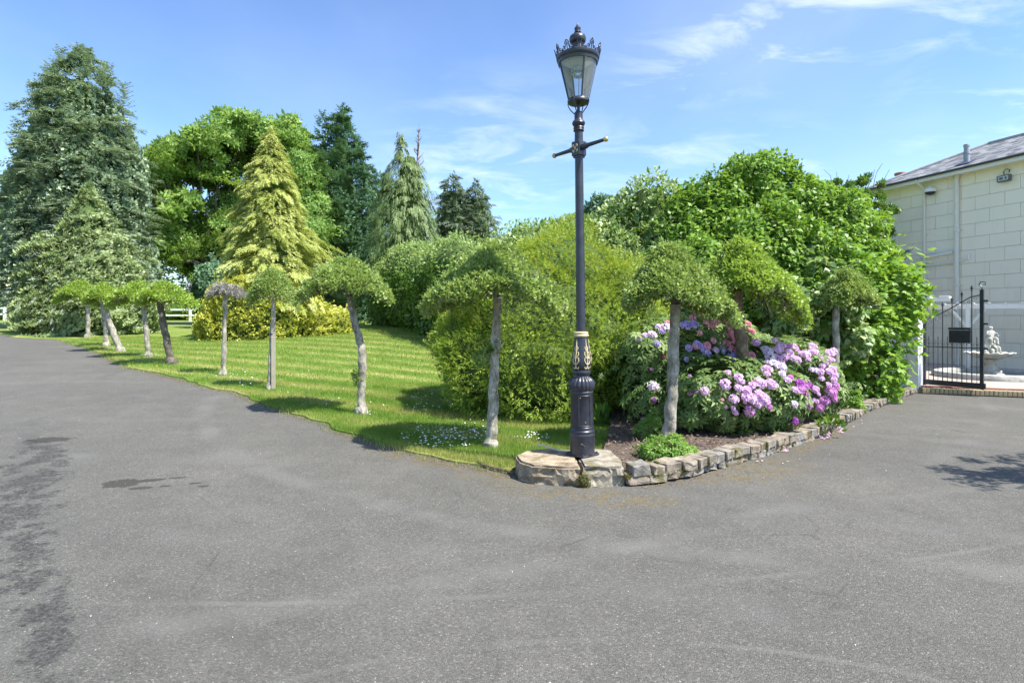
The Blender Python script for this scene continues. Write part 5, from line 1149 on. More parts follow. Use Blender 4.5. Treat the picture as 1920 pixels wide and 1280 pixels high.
plant('paddock_hedge', [(X, Y+2, g_+1.2, 3.2, 1.2, 1.6), (X-4, Y+2, g_+1.0, 3, 1.2, 1.5)], [dict(mat='ivy', n=5000, s=.22, t='tuft', sh=dict(amp=.3, freq=1.2))], 'green hedge behind the left paddock fence', 'hedge')
X = at(18, 44); broadtree('blossom_tree', X+.2, 45, 3.4, [(-1.1, 0, 3.1, 1.0), (-2.4, 0, 3.2, .9), (-.3, 0, 2.7, .6), (-1.7, .3, 3.7, .7)], 500, .20, 'blossom', 'small tree with fading pink blossom leaning over the left fence', BB, trunkr=.12, fork=.3)
Y = 52; X = at(330, Y); g_ = gz(X, Y)
plant('field_hedge', [(X, Y, g_+.8, 3.5, 1, 1.0), (X+5, Y+1, g_+.9, 3, 1, 1.1)], [dict(mat='ivy', n=5000, s=.22, t='tuft', sh=dict(amp=.3, freq=1.2))], 'low dark hedge behind the fence in the middle distance', 'hedge')
Y = 33; X = at(405, Y)
plant('dark_holly', [(X, Y, gz(X, Y)+1.8, 1.1, 1.1, 2.2), (X+1.2, Y+.5, gz(X, Y)+2.0, 1.2, 1.1, 2.4)], [dict(mat='dark', n=6000, s=.2, t='tuft', sh=dict(amp=.3, freq=1.4))], 'dark evergreen in the shade beneath the broad green tree', 'shrub')

# ------------------------------------------------------------ long ivy hedge and variegated climbers
path = [(-7.4, 29.5), (-5.4, 24.5), (-3.1, 20.2), (-1.7, 17.8), (0.4, 15.6), (2.6, 14.9)]
hl = []
pv = [Vector((x, y, 0)) for x, y in path]; HL = sum((pv[i+1]-pv[i]).length for i in range(len(pv)-1)); s = 0
while s < HL:
    q_, t = walk(pv, s); nn = Vector((-t.y, t.x, 0)); c = q_-nn*-.9 if False else q_+Vector((.8, .9, 0))
    z = gz(c.x, c.y); top = 3.55+.25*math.sin(s*1.3)+(.35 if s > HL*.75 else 0); hl.append((c.x, c.y, z+1.2, 1.15, 1.15, 1.55)); hl.append((c.x, c.y, z+top-1.15, 1.25, 1.25, 1.2)); s += 1.05
hz_ = lambda p: p[:, 2]-h(p[:, 0], p[:, 1])
plant('ivy_hedge', hl, [dict(mat='ivy', n=50000, s=.11, t='ivy', name='ivy_leaves', sh=dict(amp=.22, freq=1.6, thick=.2), dir=(0, 0, -.6), out=.3, jit=.6, mask=lambda p: hz_(p) < 2.7+.5*vnoise(p*1.1, 5)),
                        dict(mat='pale', n=46000, s=.10, t='oval', name='variegated_leaves', sh=dict(amp=.24, freq=1.6, thick=.2), dir=(0, 0, .1), out=.6, jit=.8, mask=lambda p: hz_(p) > 2.5+.6*vnoise(p*1.1, 5))],
      'long tall hedge of ivy with pale variegated top running back along the lawn', 'hedge', base=(-1.7, 18.6))
# variegated mass left of the bright tree
vl = []
for (px, top, Y_, r) in ((1010, 420, 15.6, 1.0), (1085, 408, 15.4, 1.0), (1165, 378, 14.6, 1.0), (1225, 346, 14.4, .95), (1130, 420, 14.2, 1.1), (1255, 395, 13.8, 1.1), (1190, 430, 13.8, 1.1)):
    X_ = at(px, Y_); zt = zat(top, Y_); vl.append((X_, Y_, zt-r*.95, r, r, r))
    vl.append((X_, Y_+.3, zt-r*2.2, r*1.1, r, r*1.3))
plant('variegated_climber', vl, [dict(mat='var', n=40000, s=.105, t='oval', name='leaves', sh=dict(amp=.3, freq=1.7, thick=.25, zmin=1.0), dir=(0, 0, .15), out=.6, jit=.8), dict(mat='ivy', n=9000, s=.11, t='ivy', name='plain_leaves', sh=dict(amp=.3, freq=1.7, thick=.3, zmin=1.0))],
      'pale cream-variegated climber mounded high between the golden bush and the bright green tree', 'climber', cores=.78)
X = at(1140, 19); plant('dark_tree', [(X, 19, zat(425, 19), .9, .9, 1.0), (X+.8, 19.3, zat(440, 19)-.6, 1.5, 1, 1.8)], [dict(mat='dark', n=5000, s=.16, t='tuft')], 'dark green treetop peeping over the variegated climber', 'tree', base=(X+.5, 19))
# bright green tree
bl = []
for (px, top, Y_, r) in ((1420, 290, 13.6, 1.05), (1350, 330, 13.4, 1.1), (1480, 322, 13.4, 1.1), (1550, 365, 13.2, 1.05), (1300, 372, 13.2, .95), (1420, 380, 12.5, 1.2), (1340, 430, 12.3, 1.0), (1500, 420, 12.3, 1.1), (1590, 420, 12.8, .9), (1560, 480, 12.2, .85), (1420, 480, 12.0, 1.0), (1270, 450, 12.9, .8), (1480, 520, 12.1, .9), (1370, 540, 12.2, .9), (1610, 395, 13.4, .7)):
    bl.append((at(px, Y_), Y_, zat(top, Y_)-r*.95, r, r, r*.95))
bl += [(5.2, 13.6, 1.2, 2.4, 1.2, 1.4)]
br_ = plant('bright_green_tree', bl, [dict(mat='bright', n=70000, s=.094, t='ivy', name='leaves', sh=dict(amp=.26, freq=2.3, thick=.30, zmin=.1, hole=-.75), dir=(0, 0, -.35), out=.5, jit=.6, nup=.6)],
      'big rounded tree with dense glossy bright green leaves behind the pink flowers', 'tree', cores=.76, base=(5.3, 13.2))
mb = MB(); limb(mb, (0, 0, -.1), (.1, 0, 3.2), .14, .07, .06); limb(mb, (.0, 0, 1.0), (-1.1, -.2, 3.6), .08, .03, .06); limb(mb, (.05, 0, 1.4), (1.3, -.2, 3.4), .08, .03, .06); mb.build('trunk', BD, br_, True)
vl2 = [(at(px, 10.6), 10.6, zat(py, 10.6), .36, .3, .38) for px, py in ((1560, 520), (1510, 560), (1590, 570), (1540, 610), (1480, 600), (1600, 640), (1460, 560))]
plant('variegated_ivy', vl2, [dict(mat='var', n=5200, s=.115, t='ivy', name='leaves', sh=dict(amp=.15, freq=3, thick=.3, hole=-.3), dir=(0, 0, -.7), out=.3), dict(mat='ivy', n=3500, s=.11, t='ivy', name='plain_leaves', sh=dict(amp=.15, freq=3, thick=.3), dir=(0, 0, -.7), out=.3)],
      'cream-edged ivy hanging below the bright green tree beside the flowers', 'climber', cores=.6, base=(at(1540, 11.9), 11.9))
# thin tree behind, by the house
Y = 19.5; X = at(1600, Y)
tt = []
for (px, py, rp) in ((1575, 350, 16), (1600, 365, 22), (1620, 340, 14), (1590, 390, 24), (1630, 375, 20), (1640, 400, 24), (1560, 375, 18), (1652, 345, 9), (1545, 400, 26), (1600, 440, 34), (1640, 325, 6), (1650, 440, 24)):
    tt.append(((px-960)*Y/F-X, random.uniform(-.4, .4), 1.6-(py-597)*Y/F-gz(X, Y), rp*Y/F))
broadtree('thin_tree', X, Y, 5.5, tt, 2600, .085, 'ivy', 'thin twiggy tree behind the bright green tree at the house corner', TW, 'tuft', flat=.9, trunkr=.09, fork=.45)
mbt = MB()
for (px, py) in ((1545, 318), (1568, 322), (1592, 328), (1655, 306), (1640, 318), (1615, 335), (1668, 318)):
    e = ((px-960)*Y/F-X, 0, 1.6-(py-597)*Y/F-gz(X, Y)); limb(mbt, (e[0]*.5, 0, e[2]-1.2), e, .02, .006, .05, 5, 4)
mbt.build('twigs', TW, bpy.data.objects['thin_tree'])

# ------------------------------------------------------------ golden bush
gl_ = [(.60, 9.9, 1.35, 1.82, 1.62, 1.4), (.80, 9.95, 2.15, 1.2, 1.15, 1.0), (-.42, 9.9, 1.05, .95, 1.2, .95), (-.15, 9.8, 1.8, .9, 1.0, .72), (1.68, 10.05, 1.75, .98, 1.1, 1.0), (.2, 9.3, .85, 1.4, 1.15, .85), (1.55, 9.5, .95, .95, 1.0, .85), (-.5, 9.7, 1.45, .55, .8, .65)]
plant('golden_bush', gl_, [dict(mat='yew', n=36000, s=.085, shoots=.001, t='spray3', sh=dict(amp=.23, freq=2.6, thick=.15, hole=-.8), out=1.0, dir=(0, 0, .1), jit=.55, nup=1.2, nout=.4), dict(mat='yewtop', n=12000, s=.085, shoots=.004, t='spray3', name='yellow_tips', mask=lambda p: p[:, 2] > 1.75+.55*vnoise(p*1.6, 8), sh=dict(amp=.24, freq=2.6, thick=.06), out=1.0, dir=(0, 0, .2), jit=.5, nup=1.0, nout=.5), dict(mat='yew', n=17000, s=.07, shoots=.001, t='clump', name='shoots', sh=dict(amp=.24, freq=2.6, thick=.12, hole=-.5), out=.9, dir=(0, 0, .2), jit=.6, nup=.8, nout=.6)],
      'large rounded golden-green conifer bush behind the lamp post', 'shrub', cores=.8)
# fig bush
fl_ = [(6.98, 11.2, 1.05, .80, .75, 1.05), (7.0, 11.5, 2.0, .95, .8, .8), (7.42, 11.3, 1.95, .58, .6, .65), (6.6, 11.0, .8, .6, .55, .8), (7.25, 11.4, .8, .5, .5, .8), (6.9, 12.0, 2.5, .8, .7, .65)]
fg = plant('fig_bush', fl_, [dict(mat='fig', n=8200, s=.115, t='fig', name='leaves', sh=dict(amp=.22, freq=2.2, thick=.45, zmin=.03), dir=(0, 0, -.3), out=.5, jit=.7, nup=.9, nj=.6)],
      'large leafy fig bush at the end of the kerb beside the white gate pillar', 'shrub', cores=.5, base=(7.1, 11.35))
V_, T_ = TM['fig']; fmesh = []
for i in range(4): fmesh.append(tri_mesh('fig_leaf', V_*.16*(.8+.12*i), T_, G['fig'], np.full(len(V_), .25+.2*i)))
for (px, py, Y_) in ((1662, 425, 12.2), (1700, 432, 12), (1742, 470, 11.8), (1720, 455, 12), (1760, 482, 11.7), (1690, 470, 11.5), (1665, 395, 12.6), (1735, 505, 11.4), (1705, 495, 11.2), (1725, 530, 11.4)):
    e = Vector((at(px, Y_), Y_, zat(py, Y_)))-fg.location; a = Vector((random.uniform(-.2, .3), .2, 1.9)); mb = MB(); pts = limb(mb, a, e, .014, .005, .04, 6, 5); st = mb.build('branch', TW, fg, True)
    for k in range(9):
        t = random.uniform(.45, 1.02); i_ = min(4, int(t*5)); p_ = pts[i_].lerp(pts[min(5, i_+1)], t*5-i_ if i_ < 5 else 0)
        link('leaf', random.choice(fmesh), fg, p_, (random.uniform(-.6, .6), random.uniform(-.5, .9), random.uniform(0, 6.28)))
pos, nn = shell(fl_, 420, .2, 2.2, .05, zmin=.1); k_ = 0
for p_, n_ in zip(pos, nn):
    if n_[1] > .2 or k_ > 190: continue
    k_ += 1; d_ = Vector(n_)*.5+Vector((random.gauss(0, .4), random.gauss(0, .4), -.3)); up_ = Vector(n_)+Vector((0, 0, .8)); X_ = d_.normalized(); Z_ = (up_-X_*up_.dot(X_)).normalized(); Y_ = Z_.cross(X_)
    rm = Matrix((X_, Y_, Z_)).transposed(); link('leaf', random.choice(fmesh), fg, Vector(p_)+Vector(n_)*.06-fg.location, rm.to_euler())
mb = MB()
for i in range(7): limb(mb, (random.uniform(-.3, .3), random.uniform(-.2, .2), 0), (random.uniform(-.7, .7), random.uniform(-.3, .3), random.uniform(1.2, 2.2)), .03, .01, .05)
mb.build('stems', TW, fg, True)

# ------------------------------------------------------------ rhododendrons
def rhod(name, lobes, n, label, hole=None):
    r = plant(name, lobes, [dict(mat='rhodo', n=n, s=.095, t='whorl', name='leaves', sh=dict(amp=.10, freq=4, thick=.16, zmin=.12, hole=hole), dir=(0, 0, .4), out=.8, jit=.4, nup=.1, nout=.1, nj=1.)], label, 'rhododendron', 'rhododendrons in the flower bed', cores=.62)
    mb = MB()
    L = lobes[0]
    for i in range(12):
        a = random.uniform(0, 6.28); rr = random.uniform(.5, .85); limb(mb, (random.gauss(0, .06), random.gauss(0, .06), -.02), (L[3]*rr*math.cos(a), L[4]*rr*math.sin(a), random.uniform(.45, .8)*(L[2]+L[5]-L[2]*.2)), .020, .007, .035, 6, 5)
    mb.build('stems', barks, r, True); return r
barks = plain('pale_stem', (.30, .26, .19), .85, var=.2, scale=20)
RH = {}
RH['A'] = ([(2.35, 8.3, .95, .75, .6, .72), (1.95, 8.2, 1.15, .45, .45, .42), (2.15, 8.1, .5, .6, .5, .45)], 900)
RH['B'] = ([(3.25, 8.9, 1.05, .72, .6, .68), (3.65, 8.8, .95, .5, .5, .5)], 700)
RH['V'] = ([(3.0, 8.3, .82, .75, .45, .50)], 420)
RH['C'] = ([(2.75, 7.55, .62, .72, .5, .42), (3.35, 7.65, .55, .55, .5, .45), (2.45, 7.5, .5, .4, .4, .35)], 900)
RH['D'] = ([(4.2, 8.5, .66, .66, .55, .64), (3.7, 8.3, .85, .5, .45, .47), (4.5, 8.65, .62, .45, .5, .55)], 1000)
lb = {'A': 'rhododendron with pale lilac and blue-violet heads, leftmost, behind the pale trunk', 'B': 'tallest rhododendron with coral pink flower heads at the back', 'V': 'rhododendron with a row of blue-violet heads beneath the coral ones', 'C': 'low rhododendron at the front with bare twisted stems and lilac heads', 'D': 'rhododendron full of magenta and mauve heads near the right kerb'}
RO = {}
for k in RH: RO[k] = rhod('rhododendron', RH[k][0], RH[k][1], lb[k])
cols = {'c': (.90, .38, .46), 'p': (.86, .70, .87), 'v': (.55, .45, .84), 'l': (.84, .56, .80), 'm': (.72, .32, .66), 'd': (.42, .10, .45), 'r': (.22, .03, .06)}
fm = {}
for k, c in cols.items():
    c2 = tuple(min(1, q_*1.15+.12) for q_ in c); fm[k] = leafmat('petals_'+{'c': 'coral', 'p': 'pale_lilac', 'v': 'violet', 'l': 'lilac_pink', 'm': 'magenta', 'd': 'deep_purple', 'r': 'dark_red'}[k], tuple(q_*.75 for q_ in c), c, c2, trans=.35, rough=.6, spec=.2, patch=.1, tc=c2)
def truss_mesh(mat, seed):
    rs = np.random.RandomState(seed); v, f, at_ = [], [], []; n = 12
    for i in range(n):
        ph = math.acos(1-(i+.5)/n*1.15)+rs.uniform(-.12, .12); th = i*2.4+rs.rand()*.4; d = np.array([math.sin(ph)*math.cos(th), math.sin(ph)*math.sin(th), math.cos(ph)])
        a = unit(np.cross(d, [.3, .5, .8])[None])[0]; b_ = np.cross(d, a); c = d*rs.uniform(.35, .75); rv = rs.rand()
        for k in range(5):
            q_ = 2*math.pi*k/5+rs.rand()*.2; e = a*math.cos(q_)+b_*math.sin(q_); s_ = b_*math.cos(q_)-a*math.sin(q_); o = len(v)
            v += [c, c+e*.26+s_*.19+d*.22, c+e*.56+d*rs.uniform(.08, .3), c+e*.26-s_*.19+d*.22]; f += [(o, o+1, o+2), (o, o+2, o+3)]; at_ += [rv]*4
    return tri_mesh('flower_head', np.array(v), np.array(f), mat, np.array(at_))
tm_ = {k: [truss_mesh(fm[k], 5*i+1) for i in range(4)] for k in cols}
tl = [(605,180,33,'c'),(660,240,30,'c'),(712,232,30,'c'),(820,245,32,'c'),(340,262,28,'p'),(385,262,30,'p'),(400,235,20,'c'),(530,250,32,'v'),(575,245,28,'v'),(610,300,20,'c'),(210,340,30,'p'),(250,318,28,'p'),(295,312,30,'p'),(325,372,28,'v'),(360,290,24,'v'),(500,250,25,'v'),(790,370,32,'c'),(820,310,28,'c'),(700,350,22,'c'),(660,385,25,'c'),(600,380,28,'v'),(640,415,30,'v'),(670,435,28,'v'),(540,400,25,'v'),(765,415,26,'v'),(830,410,28,'c'),(840,450,32,'v'),(850,475,26,'v'),(915,490,32,'v'),(720,415,20,'l'),(525,475,20,'v'),(960,450,28,'c'),(930,355,16,'c'),(990,365,32,'l'),(1110,350,26,'l'),(1155,385,32,'l'),(1135,415,32,'l'),(1070,430,35,'p'),(1085,465,36,'p'),(1130,470,30,'l'),(1110,510,38,'p'),(1150,530,36,'p'),(1060,545,38,'l'),(1160,575,30,'p'),(1240,395,32,'l'),(1230,465,32,'l'),(1265,480,28,'l'),(1180,460,25,'l'),(1315,445,30,'l'),(1370,430,32,'l'),(1410,465,28,'l'),(1470,475,32,'l'),(1450,500,26,'l'),(1500,540,32,'l'),(1515,580,30,'l'),(1500,610,28,'l'),(975,490,24,'l'),(780,640,34,'l'),(870,600,30,'l'),(800,565,22,'l'),(895,625,22,'l'),(645,685,28,'l'),(550,700,16,'m'),(590,690,14,'m'),(300,655,32,'p'),(310,745,22,'d'),(237,878,20,'m'),(290,540,14,'m'),(545,585,14,'l'),(1015,635,36,'l'),(1085,640,38,'l'),(930,680,36,'l'),(915,725,34,'l'),(960,740,34,'l'),(1010,710,42,'l'),(1040,740,42,'l'),(1060,760,30,'l'),(1000,770,32,'l'),(840,740,28,'l'),(785,790,14,'l'),(835,800,18,'l'),(850,830,18,'l'),(765,745,12,'c'),(940,820,34,'m'),(1275,640,34,'d'),(1310,655,40,'m'),(1285,680,36,'m'),(1330,650,28,'d'),(1310,710,28,'m'),(1330,780,38,'m'),(1415,790,34,'m'),(1450,750,32,'m'),(1490,690,34,'m'),(1510,735,28,'m'),(1515,650,28,'m'),(1245,885,26,'d'),(1295,885,28,'d'),(370,455,16,'r'),(690,260,26,'c'),(845,340,26,'c'),(1210,430,28,'l'),(1340,480,26,'l'),(1290,440,24,'l'),(1480,560,28,'l'),(1430,520,22,'l')]
for _ in range(46):
    zx, zy = random.choice([(random.uniform(1000, 1500), random.uniform(380, 560)), (random.uniform(860, 1120), random.uniform(560, 800)), (random.uniform(1180, 1520), random.uniform(560, 820)), (random.uniform(1340, 1520), random.uniform(420, 760))]); tl.append((zx, zy, random.uniform(14, 30), random.choice('lllpm')))
for _ in range(10): tl.append((random.uniform(560, 960), random.uniform(190, 430), random.uniform(16, 30), 'c'))
CP = np.array([0, 0, 1.6])
for (zx, zy, zr, kc) in tl:
    px, py = 1140+zx/3.556, 540+zy/3.556; d = np.array([(px-960)/F, 1, (597-py)/F]); best = None
    pref = {'c': 'B', 'v': 'V' if px > 1290 else 'A', 'p': 'A' if px < 1300 else 'D', 'd': 'D' if px > 1400 else 'A', 'm': 'D' if px > 1390 else 'A', 'r': 'A', 'l': 'C' if (px < 1430 and py > 680) else 'D'}[kc]
    if kc in 'ml' and py > 700 and px < 1420: pref = 'C'
    for (cx, cy, cz, rx, ry, rz) in sum([RH[q_][0] for q_ in RH], []):
        rr = np.array([rx, ry, rz])*1.06; o_ = (CP-np.array([cx, cy, cz]))/rr; dd = d/rr; A = dd@dd; B = o_@dd; C_ = o_@o_-1; D_ = B*B-A*C_
        if D_ < 0:
            t = -B/A; miss = -D_/A
            cand = (1e3+miss, t, cx, cy, cz, rr)
        else: t = (-B-math.sqrt(D_))/A; cand = (t, t, cx, cy, cz, rr)
        if best is None or cand[0] < best[0]: best = cand
    t = best[1]; p_ = CP+d*t; nrm = (p_-np.array(best[2:5]))/best[5]**2; nrm = Vector(nrm).normalized()+Vector((0, -.25, .45)); r = zr/3.556/F*t*random.uniform(.95, 1.3)
    link('flower_head', random.choice(tm_[kc]), RO[pref], Vector(p_)-RO[pref].location, nrm.to_track_quat('Z', 'Y').to_euler(), (r, r, r*.85))
# fallen petals
pp = []; 
for (px, py, rx, ry, n) in ((1545, 815, 16, 8, 60), (1578, 803, 6, 9, 30), (1520, 822, 12, 5, 14), (1472, 843, 7, 3, 12), (1600, 790, 40, 14, 8), (1460, 860, 60, 10, 6)):
    for _ in range(n): a, q_ = random.uniform(0, 6.28), random.random()**.5; pp.append(P(px+rx*q_*math.cos(a), py+ry*q_*math.sin(a), .012))
pp = np.array(pp); k = len(pp); dd = rdir(k); dd[:, 2] *= .2
tag(leaves('fallen_petals', None, fm['l'], pp, dd, np.array([0, 0, 1.])+rdir(k)*.3, .03+.02*R.rand(k), 'diamond', origin=np.zeros(3)), 'pink petals fallen on the driveway below the kerb', 'petals')

# small plants in the bed
def smallplant(name, px, py, rx, rz, n, s, t, mat, label, cat='plant', ry=None, dz=.1, upd=.7):
    x, y, z = P(px, py, dz); lob = [(x, y, z+rz*.2, rx*.8, (ry or rx*.8)*.8, rz*.9), (x-rx*.45, y+.03, z+rz*.1, rx*.5, rx*.45, rz*.75), (x+rx*.5, y, z+rz*.1, rx*.45, rx*.4, rz*.6), (x+rx*.1, y-.05, z+rz*.3, rx*.4, rx*.4, rz)]; root = empty(name, (x, y, z), label, cat)
    pos, nn = shell(lob, n, .05, 11, rx*.5, zmin=dz-.02); k = len(pos); leaves('leaves', root, G[mat], pos, nn+np.array([0, 0, upd])+rdir(k)*.6, nn+np.array([0, 0, .5])+rdir(k)*.5, s*(.6+.8*R.rand(k)), t)
    mb = MB()
    for i in range(14): a = random.uniform(0, 6.28); rr = random.uniform(.3, .9); limb(mb, (0, 0, -.05), (rx*rr*math.cos(a), rx*.8*rr*math.sin(a), rz*random.uniform(.6, 1.15)), .004, .002, .01, 4, 4)
    mb.build('stems', TW, root); return root
smallplant('ground_plant', 1255, 860, .35, .21, 2300, .034, 'tuft', 'herb', 'fresh green small-leaved plant around the foot of the pale trunk')
smallplant('ground_plant', 1222, 822, .22, .28, 1000, .03, 'tuft', 'herb', 'taller wispy green plant left of the pale trunk', dz=.08)
smallplant('ground_plant', 1443, 806, .26, .20, 1900, .04, 'lance', 'herb', 'feathery light green herb hanging over the kerb between rhododendrons')
smallplant('round_leaf_plant', 1192, 772, .26, .36, 60, .17, 'oval', 'herb', 'plant with big round pale green leaves beside the golden bush', dz=.08, upd=.1)
smallplant('ground_plant', 1560, 806, .17, .14, 90, .10, 'oval', 'ivy', 'drooping broad dark leaves on the kerb at the foot of the magenta rhododendron')
smallplant('ground_plant', 1395, 815, .16, .10, 90, .085, 'oval', 'ivy', 'dark ivy leaves in the shade under the low rhododendron')
smallplant('ground_plant', 1595, 765, .22, .22, 700, .05, 'tuft', 'fig', 'low bright shrublet under the far pale trunk beside the kerb')
smallplant('grass_tuft', 1128, 792, .10, .14, 120, .15, 'lance', 'herb', 'thin tuft of long grass right of the lamp post foot', dz=.06, upd=1.6)

# ------------------------------------------------------------ mushroom-topped standard trees
def umbrella(bpx, bpy_, trunk, top, crown, label, r0=.06, n=6500, mat='coto', bark=BG, leaf=.075, tmpl='clump2', knob=True, asym=(0, 0), drop=1.35, Yd=None, base=None, thick=.16, under=True, dzb=.03, seed=0, extra=None, snout=None):
    """trunk: [(px,py)...] up to the crown; crown: (px centre, half-width left px, half-width right px, py of rim left, py of rim right)"""
    if base is None: x, y, z = P(bpx, bpy_, dzb)
    else: x, y = base; z = gz(x, y)+dzb
    root = empty('umbrella_tree', (x, y, z), label, 'tree', 'small trees trained into umbrella shapes along the lawn'); k_ = y/F
    def W(px, py): return Vector(((px-960)*k_-x, 0, 1.6-(py-597)*k_-z))
    pts = [Vector((0, 0, -.06))]+[W(*q_) for q_ in trunk]; pts = [pts[0], pts[0]+Vector((0, 0, .07))]+pts[1:]
    sm, rs = [], []; 
    for i in range(len(pts)-1):
        for j in range(8): sm.append(pts[i].lerp(pts[i+1], j/8)+Vector((.006*math.sin(j*1.3+i*2+seed), .006*math.cos(j*1.7+i+seed), 0))*(r0/.06))
    sm.append(pts[-1]); nS = len(sm)
    for i, q_ in enumerate(sm):
        t = i/(nS-1); r = r0*(1.12-.28*t)*(1+.10*float(vnoise(np.array([[t*9, seed, 0.]]), 3)[0]))
        if q_.z < .10: r *= 1.55 if knob else 1.25
        rs.append(r)
    mb = MB(); mb.tube(sm, rs, 16); v = np.array(mb.v); q_ = v*np.array([14, 14, 7.]); v[:, :2] += r0*(.16*np.c_[vnoise(q_, seed), vnoise(q_, seed+40)]+.07*np.c_[vnoise(q_*2.7, seed), vnoise(q_*2.7, seed+40)]); mb.v = [tuple(p_) for p_ in v]; tk = mb.build('trunk', bark, root, True)
    cx, wl_, wr_, rl, rr_ = crown; C = W(cx, top); Zt = C.z; wl_ *= k_; wr_ *= k_; hl_ = (rl-top)*k_; hr_ = (rr_-top)*k_
    m_ = int(n*1.2); th = R.uniform(0, 2*math.pi, m_); rho = R.rand(m_)**.55; cs_ = np.cos(th)
    rx = np.where(cs_ > 0, wr_, wl_); hh_ = np.where(cs_ > 0, hr_, hl_)*cs_**2+(hl_+hr_)/2*(1-cs_**2)*.66; ryy = (wl_+wr_)/2*.78
    prof_ = 1+.17*vnoise(np.c_[np.cos(th)*2.2, np.sin(th)*2.2, np.full(m_, seed*1.7)], 5)+.06*vnoise(np.c_[np.cos(th)*7, np.sin(th)*7, np.full(m_, seed*1.7)], 6)
    X_ = rho*rx*cs_*prof_; Y_ = rho*ryy*np.sin(th)*prof_; Z_ = Zt-hh_*rho**drop*prof_
    dep = R.rand(m_)**1.6*thick*(1-.35*rho); Z_ = Z_-dep+.06*vnoise(np.c_[X_*5, Y_*5, Z_*5], 7)+.05*vnoise(np.c_[X_*12, Y_*12, Z_*12], 8)
    pos = np.c_[X_+C.x, Y_+C.y, Z_]
    sl_ = hh_*drop*rho**(drop-1)/np.maximum(rx, .05)
    ax = np.c_[np.cos(th), np.sin(th), -sl_*.5]*.7+np.array([0, 0, .25])+rdir(m_)*.8; nr = np.c_[np.cos(th)*sl_, np.sin(th)*sl_, np.ones(m_)]+rdir(m_)*.5
    leaves('crown', root, G[mat], pos, ax, nr, leaf*(.6+.8*R.rand(m_)), tmpl, origin=np.zeros(3))
    km = max(30, m_//9); ii = R.choice(m_, km)
    leaves('dry_twigs', root, G['dead'], pos[ii]-nr[ii]*.02, ax[ii]+rdir(km)*.6, rdir(km), leaf*1.2*(.5+.8*R.rand(km)), 'lance', origin=np.zeros(3))
    ii = R.choice(m_, km); ou = unit(ax[ii]+np.array([0, 0, .5])+rdir(km)*.7)
    leaves('stray_shoots', root, G[mat], pos[ii]+ou*(R.rand(km)**2*leaf*1.9)[:, None], ou, rdir(km)+np.array([0, 0, .6]), leaf*1.1*(.6+.8*R.rand(km)), 'spray3', origin=np.zeros(3))
    # framework of branches carrying the crown
    b_ = MB(); f = pts[-1]-Vector((0, 0, .02))
    for i in range(16):
        a = 2*math.pi*i/16+random.uniform(-.15, .15); c_ = math.cos(a); rxx = wr_ if c_ > 0 else wl_; h_ = hr_ if c_ > 0 else hl_; ro_ = random.uniform(.7, .95)
        e = Vector((C.x+ro_*rxx*c_, C.y+ro_*ryy*math.sin(a), Zt-h_*ro_**drop-thick*.45)); mid = f.lerp(e, .5); mid.z = Zt-h_*.3**drop-thick*.8
        b_.tube([f, f.lerp(mid, .5)+Vector((0, 0, .03)), mid, e], [r0*.38, r0*.28, r0*.2, r0*.08], 5)
        for _ in range(2): e2 = e+Vector((random.uniform(-.1, .1), random.uniform(-.1, .1), -random.uniform(.0, .08))); b_.tube([mid, e2], [r0*.12, r0*.05], 4)
    b_.build('branches', BD, root)
    if snout:
        for (px, py, rr, k) in snout:
            c = W(px, py); kk = k; pos = np.array(c)+rdir(kk)*rr*(R.rand(kk)**.5)[:, None]; leaves('trunk_shoot', root, G[mat], pos, rdir(kk)+np.array([0, 0, .5]), rdir(kk), leaf, 'tuft', origin=np.zeros(3))
    return root
umbrella(920, 838, [(924, 780), (926, 700), (930, 620), (934, 545)], 464, (930, 135, 135, 572, 578), 'largest umbrella tree with pale straight trunk left of the lamp post, shoot halfway up', r0=.060, n=7500, seed=1, snout=[(905, 672, .09, 110), (924, 655, .05, 50)], mat='coto')
umbrella(678, 776, [(677, 735), (680, 690), (678, 650), (664, 600), (655, 556)], 490, (648, 88, 84, 556, 556), 'umbrella tree with dark knobbly S-bent trunk on the lawn', r0=.062, n=5000, seed=2, drop=1.7, bark=BG, snout=[(672, 712, .06, 60), (668, 700, .05, 40)])
umbrella(505, 729, [(507, 690), (509, 630), (514, 568)], 509, (508, 42, 44, 556, 562), 'small umbrella tree with thin trunk tied to a square stake', r0=.042, n=3600, leaf=.05, seed=3, drop=2.2, thick=.3)
x, y, z = P(511, 729, .03); stk_ = MB(); stk_.box((0, 0, .95), (.07, .05, 1.9), .2, .004); so_ = stk_.build('stake', plain('stake_wood', (.33, .30, .23), .85, var=.2), loc=(x+.03, y-.03, z)); tag(so_, 'square grey timber stake beside the thin trunk', 'stake')
tb = MB(); tb.lathe([(.052, 0), (.056, .01), (.056, .03), (.052, .04)], 12, (-.035, .02, 1.02)); tb.build('tie', BP, so_)
umbrella(418, 702, [(420, 660), (421, 610), (423, 552)], 533, (424, 33, 35, 552, 553), 'leafless umbrella tree with flat grey dead crown', r0=.050, n=1500, mat='dead', leaf=.07, seed=4, thick=.12, tmpl='spray3')
umbrella(322, 682, [(316, 655), (306, 605), (298, 562)], 529, (305, 48, 62, 566, 574), 'umbrella tree with dark grey trunk leaning left above yellow flowers', r0=.085, n=2300, mat='coto_b', leaf=.095, seed=5, bark=BD)
umbrella(278, 669, [(276, 640), (272, 600), (267, 562)], 531, (258, 50, 38, 568, 566), 'umbrella tree with pale trunk just left of the dark leaning one', r0=.07, n=2100, mat='coto_b', leaf=.10, seed=6, bark=BG)
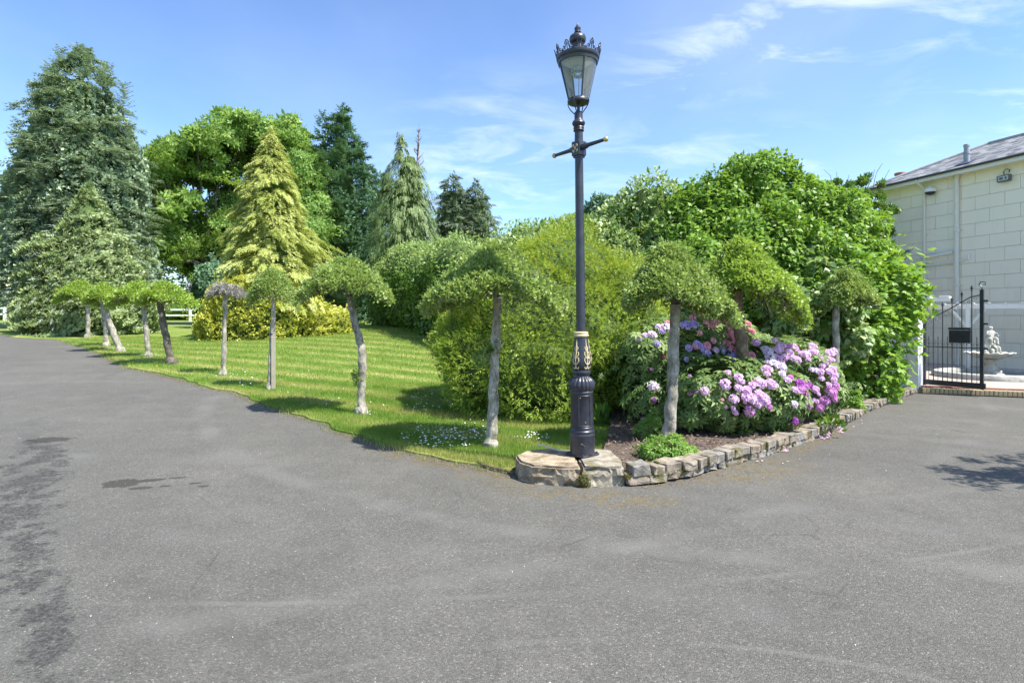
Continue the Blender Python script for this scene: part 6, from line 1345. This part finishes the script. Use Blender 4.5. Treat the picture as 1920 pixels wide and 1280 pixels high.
umbrella(226, 658, [(215, 630), (200, 590), (187, 558)], 534, (192, 26, 34, 562, 566), 'umbrella tree with strongly leaning pinkish trunk', r0=.085, n=2200, mat='coto_b', leaf=.09, seed=7, bark=BG)
umbrella(200, 649, [(198, 620), (194, 590), (190, 562)], 541, (205, 30, 32, 566, 570), 'umbrella tree with thin pale trunk behind the strongly leaning one', r0=.075, n=2000, mat='coto_b', leaf=.1, seed=8, bark=BG)
umbrella(164, 633, [(165, 605), (164, 580), (162, 558)], 528, (148, 40, 32, 562, 560), 'farthest umbrella tree on the left, upright trunk below a bright dome', r0=.075, n=2000, mat='coto_b', leaf=.115, seed=9, bark=BG)
# right-hand ones in the flower bed
umbrella(1253, 832, [(1256, 790), (1261, 720), (1264, 640), (1266, 570)], 462, (1250, 82, 118, 574, 592), 'umbrella tree with stout pale trunk among the flowers right of the lamp post', r0=.072, n=6500, seed=10, knob=False, dzb=.09)
umbrella(0, 0, [(1392, 660), (1388, 620), (1380, 545)], 452, (1390, 68, 128, 540, 608), 'umbrella tree with reddish brown trunk leaning over the pink rhododendrons', r0=.080, n=6800, seed=11, bark=BB, base=(at(1402, 7.75), 7.75), knob=False, dzb=.09, mat='coto_b')
umbrella(0, 0, [(1568, 660), (1567, 610), (1568, 560)], 506, (1585, 42, 58, 580, 570), 'umbrella tree with slender grey trunk between the flowers and the fig bush', r0=.062, n=3600, seed=12, base=(at(1568, 9.9), 9.9), knob=False, dzb=.09)
# tree just outside the frame on the right whose shade falls on the driveway
broadtree('driveway_tree', 8.45, 4.4, 4.3, [(-1.9, .2, 3.1, .4), (-1.3, .2, 2.6, .35), (-1.7, .3, 2.8, .42), (-1.2, .8, 3.1, .45), (-.6, .2, 3.3, .5), (-1.6, -.3, 3.0, .30), (.3, .3, 3.7, .7), (-1.0, -.2, 3.6, .35), (-2.1, .6, 2.9, .22), (-1.9, -.1, 2.7, .2), (-1.4, -.7, 2.9, .25)], 500, .10, 'ivy', 'tree at the right-hand side of the driveway whose shadow falls across it', BD, 'tuft', trunkr=.09, fork=.4)
